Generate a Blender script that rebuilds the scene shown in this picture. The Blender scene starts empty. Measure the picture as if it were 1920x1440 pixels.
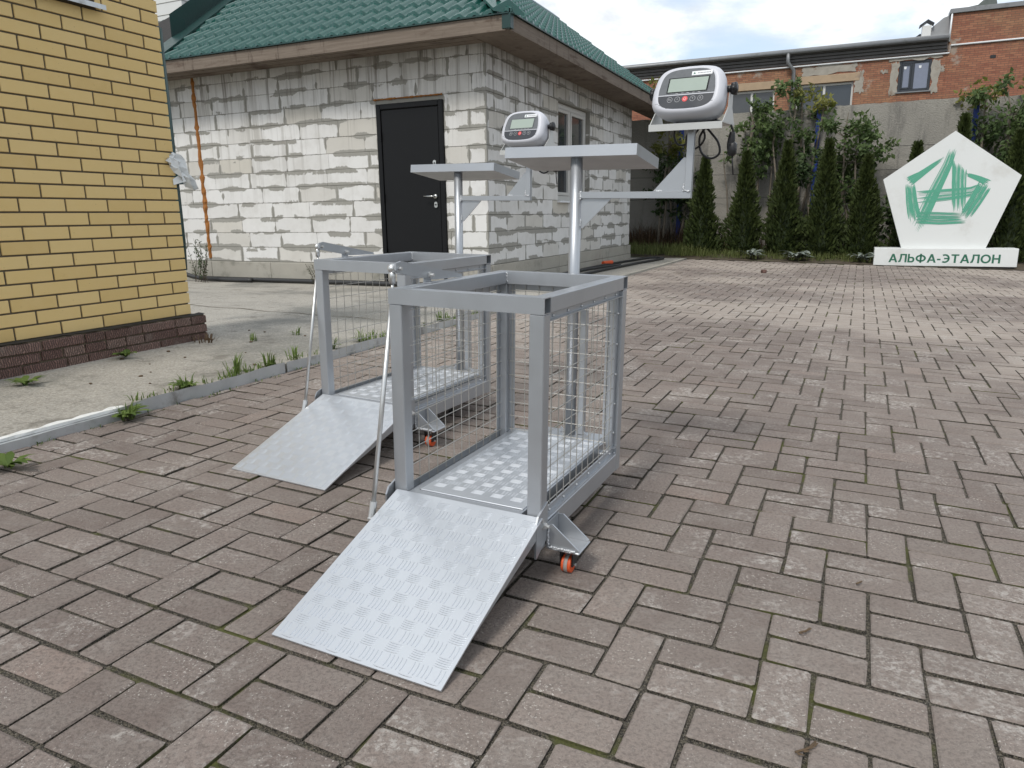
import bpy, math, random
from mathutils import Matrix, Vector

# ------------------------------------------------------------------ scene, camera, sky, sun
scene = bpy.context.scene
COL = scene.collection
def basis(pitch, roll):
    cp, sp, cr, sr = math.cos(pitch), math.sin(pitch), math.cos(roll), math.sin(roll)
    right, up, fwd = Vector((cr, sr*sp, sr*cp)), Vector((-sr, cr*sp, cr*cp)), Vector((0, cp, -sp))
    return Matrix((right, up, fwd)).transposed()
EYE = Vector((0, 0, 0.9064))
B_YARD = basis(0.23852, 0.00623)          # the paved yard falls about one degree
B_LOT = basis(0.2276, -0.0132)            # the buildings stand plumb
cam = bpy.data.cameras.new('camera'); cam_ob = bpy.data.objects.new('camera', cam); COL.objects.link(cam_ob)
cam.sensor_width = 36; cam.lens = 25.495; cam.clip_start = 0.05; cam.clip_end = 1500
cam_ob.matrix_world = Matrix.Translation(EYE) @ Matrix((B_YARD.col[0], B_YARD.col[1], -B_YARD.col[2])).transposed().to_4x4()
scene.camera = cam_ob
scene.render.resolution_x, scene.render.resolution_y = 1024, 768
scene.view_settings.view_transform = 'Standard'; scene.view_settings.look = 'None'
scene.view_settings.exposure = 0.72; scene.view_settings.gamma = 1; scene.view_settings.use_curve_mapping = False
SUN_EL, SUN_AZ = math.radians(52), math.radians(214)   # azimuth clockwise from +Y
world = bpy.data.worlds.new('World'); scene.world = world; world.use_nodes = True

def node(nt, t, **kw):
    n = nt.nodes.new(t)
    for k, v in kw.items(): setattr(n, k, v)
    return n
def put(nt, sock, v):
    if isinstance(v, bpy.types.NodeSocket): nt.links.new(v, sock)
    elif v is not None:
        if isinstance(v, (tuple, list)) and len(v) == 3 and getattr(sock, 'type', '') == 'RGBA': v = (*v, 1)
        sock.default_value = v
def mth(nt, op, a, b=None, c=None, clamp=False):
    n = node(nt, 'ShaderNodeMath', operation=op, use_clamp=clamp); put(nt, n.inputs[0], a); put(nt, n.inputs[1], b); put(nt, n.inputs[2], c); return n.outputs[0]
def vmth(nt, op, a, b=None):
    n = node(nt, 'ShaderNodeVectorMath', operation=op); put(nt, n.inputs[0], a); put(nt, n.inputs[1], b); return n.outputs[0]
def noise(nt, vec, scale, detail=4, rough=.55, dist=0.):
    n = node(nt, 'ShaderNodeTexNoise'); put(nt, n.inputs['Vector'], vec); n.inputs['Scale'].default_value = scale
    n.inputs['Detail'].default_value = detail; n.inputs['Roughness'].default_value = rough; n.inputs['Distortion'].default_value = dist; return n.outputs['Fac']
def ramp(nt, fac, stops):
    n = node(nt, 'ShaderNodeValToRGB'); put(nt, n.inputs[0], fac); el = n.color_ramp.elements
    while len(el) < len(stops): el.new(.5)
    for i, (p, c) in enumerate(stops):
        el[i].position = p; el[i].color = (c, c, c, 1) if isinstance(c, (int, float)) else (*c, 1)
    return n.outputs[0]
def sstep(nt, v, a, b):
    n = node(nt, 'ShaderNodeMapRange', interpolation_type='SMOOTHSTEP'); put(nt, n.inputs[0], v); n.inputs[1].default_value = a; n.inputs[2].default_value = b; return n.outputs[0]
def mix(nt, fac, a, b, mode='MIX'):
    n = node(nt, 'ShaderNodeMix', data_type='RGBA', blend_type=mode); put(nt, n.inputs[0], fac); put(nt, n.inputs[6], a); put(nt, n.inputs[7], b); return n.outputs[2]
def bump(nt, hgt, strength=.5, dist=.01):
    n = node(nt, 'ShaderNodeBump'); put(nt, n.inputs['Height'], hgt); n.inputs['Strength'].default_value = strength; n.inputs['Distance'].default_value = dist; return n.outputs[0]
def scaled(nt, vec, s):
    n = node(nt, 'ShaderNodeMapping'); put(nt, n.inputs[0], vec); n.inputs['Scale'].default_value = s; return n.outputs[0]

nt = world.node_tree; nt.nodes.clear()
sky = node(nt, 'ShaderNodeTexSky', sky_type='NISHITA', sun_disc=False, sun_elevation=SUN_EL, sun_rotation=SUN_AZ, air_density=1.0, dust_density=1.5)
tc = node(nt, 'ShaderNodeTexCoord')
sp = node(nt, 'ShaderNodeSeparateXYZ'); put(nt, sp.inputs[0], tc.outputs['Generated'])
zz = mth(nt, 'ADD', mth(nt, 'MAXIMUM', sp.outputs[2], 0.0), .22)
cb = node(nt, 'ShaderNodeCombineXYZ'); put(nt, cb.inputs[0], mth(nt, 'DIVIDE', sp.outputs[0], zz)); put(nt, cb.inputs[1], mth(nt, 'DIVIDE', sp.outputs[1], zz)); put(nt, cb.inputs[2], 3.7)
cl = noise(nt, cb.outputs[0], 1.5, 9, .56, .5)
cl2 = noise(nt, vmth(nt, 'ADD', cb.outputs[0], (5.3, 2.2, .3)), 3.1, 7, .6, .4)
cover = sstep(nt, cl, .36, .60)
ccol = mix(nt, sstep(nt, cl2, .36, .66), (5.3, 5.65, 6.0), (8.9, 9.0, 9.0))
ccol = mix(nt, sstep(nt, cl, .52, .74), ccol, (5.0, 5.3, 5.7))
gap = mix(nt, .7, sky.outputs[0], (4.9, 5.9, 7.2))
skyc = mix(nt, cover, gap, ccol)
bg = node(nt, 'ShaderNodeBackground'); put(nt, bg.inputs[0], skyc); bg.inputs[1].default_value = .095
wo = node(nt, 'ShaderNodeOutputWorld'); put(nt, wo.inputs[0], bg.outputs[0])

sun = bpy.data.lights.new('sun', 'SUN'); sun.energy = 1.5; sun.angle = math.radians(13); sun.color = (1, .965, .91)
sun_ob = bpy.data.objects.new('sun', sun); COL.objects.link(sun_ob)
sdir = Vector((math.sin(SUN_AZ)*math.cos(SUN_EL), math.cos(SUN_AZ)*math.cos(SUN_EL), math.sin(SUN_EL)))
sun_ob.rotation_euler = sdir.to_track_quat('Z', 'Y').to_euler()
scene.cycles.max_bounces = 5; scene.cycles.diffuse_bounces = 3; scene.cycles.glossy_bounces = 3

# frames: X to the right along the building fronts, Y away from the viewer
T = Matrix.Translation
LG = Matrix.Rotation(-.43774, 4, 'Z')
LH = T(EYE) @ (B_YARD @ B_LOT.transposed()).to_4x4() @ T(-EYE) @ Matrix.Rotation(math.radians(-24.6), 4, 'Z')

# ------------------------------------------------------------------ mesh helpers
class MB:
    def __init__(s): s.v, s.f, s.r = [], [], []
    def add(s, vs, fs, rnd=None):
        n = len(s.v); s.v += [tuple(v) for v in vs]; s.f += [tuple(i+n for i in f) for f in fs]
        if rnd is not None: s.r += [rnd]*len(fs)
    def box(s, x0, x1, y0, y1, z0, z1, c=0., m=None):
        if c <= 0:
            vs = [(x, y, z) for z in (z0, z1) for y in (y0, y1) for x in (x0, x1)]
            fs = [(0,2,3,1),(4,5,7,6),(0,1,5,4),(2,6,7,3),(0,4,6,2),(1,3,7,5)]
        else:
            vs, fs, idx = [], [], {}
            X, Y, Z = (x0, x1), (y0, y1), (z0, z1); sg = (c, -c)
            for i in (0, 1):
                for j in (0, 1):
                    for k in (0, 1):
                        for ax in range(3):
                            p = [X[i], Y[j], Z[k]]; s3 = (i, j, k)
                            for a in range(3):
                                if a != ax: p[a] += sg[s3[a]]
                            idx[i, j, k, ax] = len(vs); vs.append(tuple(p))
            g = lambda *q: idx[q]
            for k in (0, 1):
                for ax in range(3):
                    o = [a for a in range(3) if a != ax]; q = []
                    for a, b in ((0,0),(1,0),(1,1),(0,1)):
                        t = [0,0,0]; t[ax] = k; t[o[0]] = a; t[o[1]] = b; q.append(g(*t, ax))
                    fs.append(tuple(q) if (k == 1) != (ax == 1) else tuple(reversed(q)))
            for a1 in range(3):
                o = [a for a in range(3) if a != a1]
                for p in (0, 1):
                    for q_ in (0, 1):
                        t0 = [0,0,0]; t0[o[0]] = p; t0[o[1]] = q_; t1 = list(t0); t1[a1] = 1
                        q = (g(*t0, o[0]), g(*t1, o[0]), g(*t1, o[1]), g(*t0, o[1]))
                        fs.append(q)
            for i in (0, 1):
                for j in (0, 1):
                    for k in (0, 1): fs.append((g(i,j,k,0), g(i,j,k,1), g(i,j,k,2)))
            cx, cy, cz = (x0+x1)/2, (y0+y1)/2, (z0+z1)/2; out = []
            for f in fs:   # consistent outward winding
                P = [Vector(vs[i]) for i in f]; nrm = (P[1]-P[0]).cross(P[2]-P[0]); ce = sum(P, Vector())/len(P)-Vector((cx, cy, cz))
                out.append(f if nrm.dot(ce) > 0 else tuple(reversed(f)))
            fs = out
        if m is not None: vs = [m @ Vector(v) for v in vs]
        s.add(vs, fs); return s
    def prism(s, poly, d0, d1, m=None):
        # poly in XZ, extruded along Y from d0 to d1
        n = len(poly); vs = [(x, d0, z) for x, z in poly]+[(x, d1, z) for x, z in poly]
        ar = sum(poly[i][0]*poly[(i+1)%n][1]-poly[(i+1)%n][0]*poly[i][1] for i in range(n))
        fs = [tuple(range(n)), tuple(range(2*n-1, n-1, -1))]+[(i, i+n, (i+1)%n+n, (i+1)%n) for i in range(n)]
        if (ar < 0) != (d1 < d0): fs = [tuple(reversed(f)) for f in fs]
        if m is not None: vs = [m @ Vector(v) for v in vs]
        s.add(vs, fs); return s
    def tube(s, pts, r, n=8, cap=True, closed=False):
        P = [Vector(p) for p in pts]; R = r if isinstance(r, (list, tuple)) else [r]*len(P); vs, fs = [], []
        prev = None
        for i, p in enumerate(P):
            d = (P[min(i+1, len(P)-1)]-P[max(i-1, 0)]).normalized()
            a = prev if prev is not None else (Vector((0,0,1)) if abs(d.z) < .9 else Vector((1,0,0)))
            u = (a-d*a.dot(d)).normalized(); prev = u; w = d.cross(u)
            vs += [p+(u*math.cos(2*math.pi*k/n)+w*math.sin(2*math.pi*k/n))*R[i] for k in range(n)]
        for i in range(len(P)-1):
            for k in range(n): fs.append((i*n+k, i*n+(k+1)%n, (i+1)*n+(k+1)%n, (i+1)*n+k))
        if cap: fs += [tuple(reversed(range(n))), tuple(range((len(P)-1)*n, len(P)*n))]
        s.add(vs, fs); return s
    def htube(s, p0, p1, w, hgt, t, m=None, cap=0.):
        # hollow rectangular tube along X (open ends), local: X p0..p1, Y 0..w, Z 0..h
        vs = []
        for x in (p0, p1):
            vs += [(x,0,0),(x,w,0),(x,w,hgt),(x,0,hgt),(x,t,t),(x,w-t,t),(x,w-t,hgt-t),(x,t,hgt-t)]
        fs = []
        for k in range(4):
            k2 = (k+1) % 4
            fs += [(k, k2, 8+k2, 8+k), (4+k, 12+k, 12+k2, 4+k2), (k, 4+k, 4+k2, k2), (8+k, 8+k2, 12+k2, 12+k)]
        if m is not None: vs = [m @ Vector(v) for v in vs]
        s.add(vs, [tuple(reversed(f)) for f in fs]); return s
    def ball(s, c, r, n=8, m_=5, sz=1.):
        vs, fs = [(c[0], c[1], c[2]-r*sz)], []
        for i in range(1, m_):
            a = math.pi*i/m_
            vs += [(c[0]+r*math.sin(a)*math.cos(2*math.pi*k/n), c[1]+r*math.sin(a)*math.sin(2*math.pi*k/n), c[2]-r*math.cos(a)*sz) for k in range(n)]
        vs.append((c[0], c[1], c[2]+r*sz))
        for k in range(n):
            fs.append((0, 1+(k+1)%n, 1+k)); e = len(vs)-1; b = 1+(m_-2)*n; fs.append((e, b+k, b+(k+1)%n))
            for i in range(m_-2): fs.append((1+i*n+k, 1+i*n+(k+1)%n, 1+(i+1)*n+(k+1)%n, 1+(i+1)*n+k))
        s.add(vs, fs); return s
    def mesh(s, name, mat, smooth=False, mat2=None, sel=None):
        me = bpy.data.meshes.new(name); me.from_pydata(s.v, [], s.f)
        if s.r and len(s.r) == len(s.f):
            at = me.attributes.new('rnd', 'FLOAT', 'FACE'); at.data.foreach_set('value', s.r)
        if smooth: me.polygons.foreach_set('use_smooth', [True]*len(me.polygons))
        if mat is not None: me.materials.append(mat)
        if mat2 is not None: me.materials.append(mat2); me.polygons.foreach_set('material_index', [1 if sel(i) else 0 for i in range(len(me.polygons))])
        me.update(); return me
def link(name, data, parent=None, mtx=None):
    o = bpy.data.objects.new(name, data); COL.objects.link(o)
    if parent is not None: o.parent = parent
    if mtx is not None: o.matrix_basis = mtx
    return o
def obj(name, mb, mat, parent=None, mtx=None, smooth=False): return link(name, mb.mesh(name, mat, smooth), parent, mtx)
def tag(o, label=None, cat=None, group=None, kind=None):
    if label: o['label'] = label
    if cat: o['category'] = cat
    if group: o['group'] = group
    if kind: o['kind'] = kind
    return o
def thing(name, label, cat, mtx=Matrix(), group=None): return tag(link(name, None, None, mtx), label, cat, group)
def copy_tree(o, parent=None, kids=None):
    kids = kids if kids is not None else KIDS()
    c = o.copy(); COL.objects.link(c); c.parent = parent
    for ch in kids.get(o.name, []): copy_tree(ch, c, kids)
    return c
def KIDS():
    k = {}
    for o in bpy.data.objects:
        if o.parent: k.setdefault(o.parent.name, []).append(o)
    return k
def text_mesh(body, size, extrude=.001, bold=0., align='CENTER', shear=0.):
    cu = bpy.data.curves.new('text', 'FONT'); cu.body = body; cu.size = size; cu.extrude = extrude; cu.offset = bold; cu.align_x = align; cu.align_y = 'CENTER'; cu.shear = shear; cu.resolution_u = 3
    o = bpy.data.objects.new('text', cu); COL.objects.link(o); bpy.context.view_layer.update()
    me = bpy.data.meshes.new_from_object(o.evaluated_get(bpy.context.evaluated_depsgraph_get()))
    bpy.data.objects.remove(o); return me
STAND = Matrix.Rotation(math.pi/2, 4, 'X')      # text plane XY -> XZ facing -Y

# ------------------------------------------------------------------ materials
MATS = {}
def newmat(name):
    m = bpy.data.materials.new(name); m.use_nodes = True; MATS[name] = m
    t = m.node_tree; return m, t, t.nodes['Principled BSDF']
def geo(t): return node(t, 'ShaderNodeNewGeometry').outputs['Position']
LHI = LH.inverted()
def lotco(t):
    n = node(t, 'ShaderNodeMapping', vector_type='POINT'); put(t, n.inputs[0], geo(t))
    n.inputs['Location'].default_value = LHI.to_translation(); n.inputs['Rotation'].default_value = LHI.to_euler('XYZ'); return n.outputs[0]
def rnd_attr(t):
    a = node(t, 'ShaderNodeAttribute', attribute_type='GEOMETRY', attribute_name='rnd').outputs['Fac']
    b = node(t, 'ShaderNodeAttribute', attribute_type='OBJECT', attribute_name='rnd').outputs['Fac']
    return mth(t, 'ADD', a, b)
def plain(name, col, rough=.5, metal=0., var=.12, nscale=8., bmp=.0, bscale=120., spec=None, dirt=None, dirt_scale=3.):
    m, t, b = newmat(name); p = geo(t)
    n = noise(t, p, nscale, 5, .6)
    c = mix(t, n, tuple(x*(1-var) for x in col), tuple(min(1, x*(1+var)) for x in col))
    if dirt: c = mix(t, sstep(t, noise(t, p, dirt_scale, 7, .65), .52, .72), c, dirt)
    put(t, b.inputs['Base Color'], c); b.inputs['Metallic'].default_value = metal
    put(t, b.inputs['Roughness'], mth(t, 'ADD', mth(t, 'MULTIPLY', mth(t, 'SUBTRACT', noise(t, p, nscale*3, 4), .5), .25), rough))
    if spec is not None: b.inputs['Specular IOR Level'].default_value = spec
    if bmp: put(t, b.inputs['Normal'], bump(t, noise(t, p, bscale, 4, .6), bmp, .004))
    return m

def m_paver():
    m, t, b = newmat('paver'); p = geo(t); r = rnd_attr(t)
    c = ramp(t, r, [(0, (.165, .131, .114)), (.3, (.192, .155, .135)), (.65, (.207, .168, .147)), (.95, (.228, .185, .161)), (1, (.240, .186, .158))])
    c = mix(t, sstep(t, noise(t, p, 9, 4, .65), .35, .7), c, mix(t, .5, c, (.235, .205, .180)))
    gr = noise(t, p, 120, 4, .8)
    c = mix(t, mth(t, 'MULTIPLY', sstep(t, gr, .56, .36), .55), c, (.075, .062, .054))
    big = sstep(t, noise(t, vmth(t, 'ADD', p, (3.1, 1.7, 0)), .55, 4, .6), .42, .62)
    big = mth(t, 'MULTIPLY', big, mth(t, 'ADD', .55, mth(t, 'MULTIPLY', noise(t, scaled(t, p, (2.5, 9, 1)), 1.6, 3, .6), .9)))
    sv = node(t, 'ShaderNodeVectorMath', operation='DOT_PRODUCT'); put(t, sv.inputs[0], p); sv.inputs[1].default_value = (.424, .906, 0)
    big = mth(t, 'MULTIPLY', big, mth(t, 'ADD', .22, mth(t, 'MULTIPLY', sstep(t, sv.outputs['Value'], 2.6, 5.5), .78)))
    c = mix(t, mth(t, 'MULTIPLY', big, .52), c, (.42, .365, .312))
    n46 = noise(t, p, 52, 5, .8)
    lime = mth(t, 'MULTIPLY', sstep(t, noise(t, p, 3.6, 4, .7), .47, .62), sstep(t, n46, .46, .60))
    lime = mth(t, 'MULTIPLY', lime, mth(t, 'ADD', .25, mth(t, 'MULTIPLY', sstep(t, mth(t, 'FRACT', mth(t, 'MULTIPLY', r, 7.31)), .2, .9), .75)))
    c = mix(t, mth(t, 'MULTIPLY', lime, .62), c, (.50, .47, .43))
    spk = mth(t, 'MULTIPLY', sstep(t, noise(t, p, 190, 2, .6), .60, .69), sstep(t, noise(t, p, 6.5, 3, .7), .44, .62)); c = mix(t, mth(t, 'MULTIPLY', spk, .85), c, (.50, .465, .42))
    put(t, b.inputs['Base Color'], c); b.inputs['Roughness'].default_value = .88; b.inputs['Specular IOR Level'].default_value = .3
    hg = mth(t, 'ADD', mth(t, 'MULTIPLY', gr, 1.6), n46)
    put(t, b.inputs['Normal'], bump(t, hg, .8, .004)); return m
def m_joint():
    m, t, b = newmat('joint_sand'); p = geo(t)
    c = mix(t, sstep(t, noise(t, p, 230, 3, .75), .40, .62), (.018, .015, .011), (.135, .115, .085))
    c = mix(t, mth(t, 'MULTIPLY', sstep(t, noise(t, p, 420, 2, .6), .60, .68), .8), c, (.36, .33, .28))
    c = mix(t, sstep(t, noise(t, p, 2.6, 5, .7), .52, .63), c, mix(t, noise(t, p, 90, 3), (.045, .048, .012), (.130, .135, .034)))
    put(t, b.inputs['Base Color'], c); b.inputs['Roughness'].default_value = .95
    put(t, b.inputs['Normal'], bump(t, noise(t, p, 300, 3, .7), 1., .006)); return m
def m_slab():
    m, t, b = newmat('slab_concrete'); p = geo(t)
    c = mix(t, noise(t, p, 1.4, 6, .65), (.29, .27, .235), (.46, .43, .375))
    c = mix(t, sstep(t, noise(t, vmth(t, 'ADD', p, (0, 9, 0)), .9, 5, .6), .48, .64), c, (.22, .213, .188))
    fine = noise(t, p, 85, 5, .8); c = mix(t, mth(t, 'MULTIPLY', sstep(t, fine, .54, .40), .5), c, (.145, .132, .108))
    c = mix(t, mth(t, 'MULTIPLY', sstep(t, fine, .56, .66), .6), c, (.60, .56, .48))
    c = mix(t, mth(t, 'MULTIPLY', sstep(t, noise(t, p, 5, 6, .75), .54, .66), .6), c, (.135, .122, .10))
    put(t, b.inputs['Base Color'], c); b.inputs['Roughness'].default_value = .93
    put(t, b.inputs['Normal'], bump(t, mth(t, 'ADD', fine, mth(t, 'MULTIPLY', noise(t, p, 12, 4), 2)), 1., .008)); return m
def m_yellow():
    m, t, b = newmat('yellow_brick'); p = geo(t); r = rnd_attr(t)
    c = ramp(t, r, [(0, (.56, .385, .140)), (.4, (.63, .445, .172)), (1, (.66, .48, .205))])
    c = mix(t, noise(t, p, 14, 5, .6), c, mix(t, .5, c, (.68, .51, .25)))
    c = mix(t, mth(t, 'MULTIPLY', sstep(t, noise(t, p, 60, 4, .7), .66, .72), .6), c, (.28, .19, .08))
    put(t, b.inputs['Base Color'], c); b.inputs['Roughness'].default_value = .8
    put(t, b.inputs['Normal'], bump(t, noise(t, p, 240, 4, .6), .22, .003)); return m
def m_plinth():
    m, t, b = newmat('plinth_brick'); r = rnd_attr(t)
    tc_ = node(t, 'ShaderNodeTexCoord').outputs['Object']; p = geo(t)
    c = ramp(t, r, [(0, (.175, .095, .074)), (.5, (.230, .130, .102)), (1, (.29, .19, .15))])
    w = node(t, 'ShaderNodeTexWave', wave_type='BANDS', bands_direction='Y'); 
    put(t, w.inputs[0], tc_); w.inputs['Scale'].default_value = 26; w.inputs['Distortion'].default_value = 6; w.inputs['Detail'].default_value = 2; w.inputs['Detail Scale'].default_value = 1.4
    c = mix(t, w.outputs['Fac'], mix(t, .75, c, (.03, .02, .018)), c)
    c = mix(t, mth(t, 'MULTIPLY', sstep(t, noise(t, p, 6, 6, .7), .5, .7), .5), c, (.21, .165, .135))
    put(t, b.inputs['Base Color'], c); b.inputs['Roughness'].default_value = .75
    put(t, b.inputs['Normal'], bump(t, w.outputs['Fac'], .9, .008)); return m
def m_block():
    m, t, b = newmat('aerated_block'); p = geo(t); r = rnd_attr(t)
    lot = lotco(t); lz = node(t, 'ShaderNodeSeparateXYZ'); put(t, lz.inputs[0], lot)
    c = ramp(t, r, [(0, (.50, .475, .425)), (.2, (.60, .588, .565)), (.8, (.66, .65, .63)), (.92, (.62, .607, .58)), (1, (.51, .48, .42))])
    c = mix(t, sstep(t, noise(t, p, 5, 6, .65), .4, .75), c, mix(t, .35, c, (.42, .40, .36)))
    # mortar wiped over the joints: wide and ragged on some blocks
    rag = mth(t, 'MULTIPLY', mth(t, 'SUBTRACT', noise(t, scaled(t, lot, (26, 26, 16)), 1, 4, .8), .5), .085)
    rag2 = mth(t, 'MULTIPLY', mth(t, 'SUBTRACT', noise(t, scaled(t, lot, (55, 55, 6)), 1, 4, .75), .5), .085)
    wid = mth(t, 'MULTIPLY', sstep(t, noise(t, scaled(t, lot, (2.6, 2.6, 6.5)), 1, 2, .5), .44, .60), .078)
    low = mth(t, 'ADD', 1.0, mth(t, 'MULTIPLY', sstep(t, lz.outputs[2], 1.15, .45), .35))
    wid = mth(t, 'MULTIPLY', wid, low)
    uv = node(t, 'ShaderNodeAttribute', attribute_type='GEOMETRY', attribute_name='edge').outputs['Vector']
    es = node(t, 'ShaderNodeSeparateXYZ'); put(t, es.inputs[0], uv)
    side = mth(t, 'MINIMUM', es.outputs[0], mth(t, 'SUBTRACT', es.outputs[2], es.outputs[0]))
    top = mth(t, 'SUBTRACT', mth(t, 'ADD', mth(t, 'SUBTRACT', .186, es.outputs[1]), mth(t, 'MULTIPLY', rag, .8)), mth(t, 'MULTIPLY', wid, .55))
    bot = mth(t, 'SUBTRACT', mth(t, 'ADD', es.outputs[1], mth(t, 'MULTIPLY', rag2, .6)), mth(t, 'MULTIPLY', wid, .45))
    wids = mth(t, 'MULTIPLY', sstep(t, noise(t, scaled(t, lot, (4.1, 4.1, 5.5)), 1, 1, .5), .40, .58), .05)
    sid = mth(t, 'SUBTRACT', mth(t, 'ADD', side, mth(t, 'MULTIPLY', rag, .3)), mth(t, 'MULTIPLY', wids, .5))
    d = mth(t, 'MINIMUM', mth(t, 'MINIMUM', top, bot), sid)
    sm = mth(t, 'SUBTRACT', 1.0, sstep(t, d, -.003, .003))
    sm = mth(t, 'MULTIPLY', sm, sstep(t, mth(t, 'MAXIMUM', wid, wids), .002, .008))
    mc = mix(t, noise(t, p, 22, 5, .6), (.24, .232, .208), (.335, .325, .29))
    c = mix(t, sm, c, mc)
    # rain streaks under the eaves
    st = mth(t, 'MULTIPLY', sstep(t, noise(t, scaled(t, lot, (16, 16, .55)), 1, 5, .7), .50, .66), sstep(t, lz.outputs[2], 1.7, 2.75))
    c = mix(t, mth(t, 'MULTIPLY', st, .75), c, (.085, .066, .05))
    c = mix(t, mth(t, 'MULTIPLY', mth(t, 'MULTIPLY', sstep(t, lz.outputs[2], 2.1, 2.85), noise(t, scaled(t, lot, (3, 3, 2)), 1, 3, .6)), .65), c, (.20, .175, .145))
    st2 = mth(t, 'MULTIPLY', sstep(t, noise(t, scaled(t, lot, (7, 7, .25)), 1, 4, .6), .56, .62), sstep(t, lz.outputs[2], .6, 2.2))
    c = mix(t, mth(t, 'MULTIPLY', st2, .35), c, (.24, .22, .19))
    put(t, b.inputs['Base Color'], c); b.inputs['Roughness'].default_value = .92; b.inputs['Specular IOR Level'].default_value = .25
    put(t, b.inputs['Normal'], bump(t, mth(t, 'ADD', noise(t, p, 130, 4, .7), mth(t, 'MULTIPLY', sm, 1.2)), .4, .004)); return m
def m_wood():
    m, t, b = newmat('weathered_wood'); lot = lotco(t)
    gr = noise(t, scaled(t, lot, (2.2, 2.2, 60)), 1, 6, .65, .6)
    c = mix(t, gr, (.080, .057, .041), (.245, .20, .158))
    c = mix(t, sstep(t, noise(t, scaled(t, lot, (1.6, 1.6, 9)), 1, 6, .7), .52, .68), c, (.075, .047, .032))
    c = mix(t, mth(t, 'MULTIPLY', sstep(t, noise(t, scaled(t, lot, (9, 9, 2)), 1, 5, .7), .55, .66), .6), c, (.055, .035, .025))
    put(t, b.inputs['Base Color'], c); b.inputs['Roughness'].default_value = .85
    put(t, b.inputs['Normal'], bump(t, gr, .5, .004)); return m
def m_oldbrick():
    m, t, b = newmat('old_red_brick'); lot = lotco(t)
    s_ = node(t, 'ShaderNodeSeparateXYZ'); put(t, s_.inputs[0], lot)
    cbx = node(t, 'ShaderNodeCombineXYZ'); put(t, cbx.inputs[0], s_.outputs[0]); put(t, cbx.inputs[1], s_.outputs[2])
    wob = vmth(t, 'ADD', cbx.outputs[0], vmth(t, 'MULTIPLY', node_noise_col(t, lot, 2.2), (.05, .05, 0)))
    br = node(t, 'ShaderNodeTexBrick'); put(t, br.inputs['Vector'], wob); br.inputs['Scale'].default_value = 1; br.inputs['Brick Width'].default_value = .25
    br.inputs['Row Height'].default_value = .0745; br.inputs['Mortar Size'].default_value = .008; br.inputs['Mortar Smooth'].default_value = .3; br.inputs['Bias'].default_value = -.1
    br.inputs['Color1'].default_value = (.235, .088, .052, 1); br.inputs['Color2'].default_value = (.33, .140, .080, 1); br.inputs['Mortar'].default_value = (.10, .065, .05, 1)
    c = br.outputs['Color']
    c = mix(t, sstep(t, noise(t, lot, .35, 5, .6), .40, .62), c, mix(t, 1, c, (1.0, 1.22, 1.15), 'MULTIPLY'))
    c = mix(t, mth(t, 'MULTIPLY', sstep(t, noise(t, lot, 6, 5, .7), .52, .66), .55), c, (.16, .052, .035))
    c = mix(t, mth(t, 'MULTIPLY', sstep(t, noise(t, lot, 1.1, 6, .65), .60, .68), .8), c, (.30, .26, .215))
    put(t, b.inputs['Base Color'], c); b.inputs['Roughness'].default_value = .9
    put(t, b.inputs['Normal'], bump(t, br.outputs['Fac'], -.8, .02)); return m
def node_noise_col(t, vec, sc):
    n = node(t, 'ShaderNodeTexNoise'); put(t, n.inputs['Vector'], vec); n.inputs['Scale'].default_value = sc; n.inputs['Detail'].default_value = 4
    return vmth(t, 'SUBTRACT', n.outputs['Color'], (.5, .5, .5))
def m_fence():
    m, t, b = newmat('rough_concrete'); p = geo(t)
    c = mix(t, noise(t, p, 1.1, 7, .65), (.20, .188, .165), (.37, .35, .305))
    c = mix(t, sstep(t, noise(t, scaled(t, p, (2.5, 2.5, .4)), 1, 6, .7), .5, .68), c, (.14, .132, .118))
    c = mix(t, mth(t, 'MULTIPLY', sstep(t, noise(t, p, 34, 4, .7), .55, .68), .6), c, (.30, .28, .25))
    put(t, b.inputs['Base Color'], c); b.inputs['Roughness'].default_value = .95
    put(t, b.inputs['Normal'], bump(t, noise(t, p, 38, 5, .7), 1., .02)); return m
def m_leaf(name, c0, c1, trans=.3):
    m, t, b = newmat(name); r = rnd_attr(t); p = geo(t)
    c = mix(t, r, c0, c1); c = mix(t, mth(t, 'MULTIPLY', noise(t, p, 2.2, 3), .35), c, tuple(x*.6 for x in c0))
    put(t, b.inputs['Base Color'], c); b.inputs['Roughness'].default_value = .6; b.inputs['Specular IOR Level'].default_value = .3
    tr = node(t, 'ShaderNodeBsdfTranslucent'); put(t, tr.inputs[0], c); ms = node(t, 'ShaderNodeMixShader'); ms.inputs[0].default_value = trans
    put(t, ms.inputs[1], b.outputs[0]); put(t, ms.inputs[2], tr.outputs[0]); put(t, t.nodes['Material Output'].inputs[0], ms.outputs[0]); return m

PAVER, JOINT, SLAB, YELLOW, PLINTH = m_paver(), m_joint(), m_slab(), m_yellow(), m_plinth()
BLOCK, WOOD, OLDBRICK, FENCE = m_block(), m_wood(), m_oldbrick(), m_fence()
MORTAR_D = plain('dark_mortar', (.100, .079, .052), .95, var=.25, nscale=30, bmp=.5)
MORTAR_G = plain('grey_mortar', (.24, .23, .20), .95, var=.2, nscale=14, bmp=.5)
PLINTH_C = plain('plinth_concrete', (.335, .315, .27), .92, var=.2, nscale=3, bmp=.6, bscale=60, dirt=(.17, .165, .135), dirt_scale=2.2)
GREEN = plain('green_roof_steel', (.011, .070, .056), .24, var=.12, nscale=3, spec=.6)
GREEN_D = plain('dark_green_steel', (.006, .034, .030), .38, var=.15, nscale=4)
SILVER = plain('silver_paint', (.41, .425, .445), .37, metal=.65, var=.10, nscale=5, bmp=.05, bscale=300)
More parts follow.
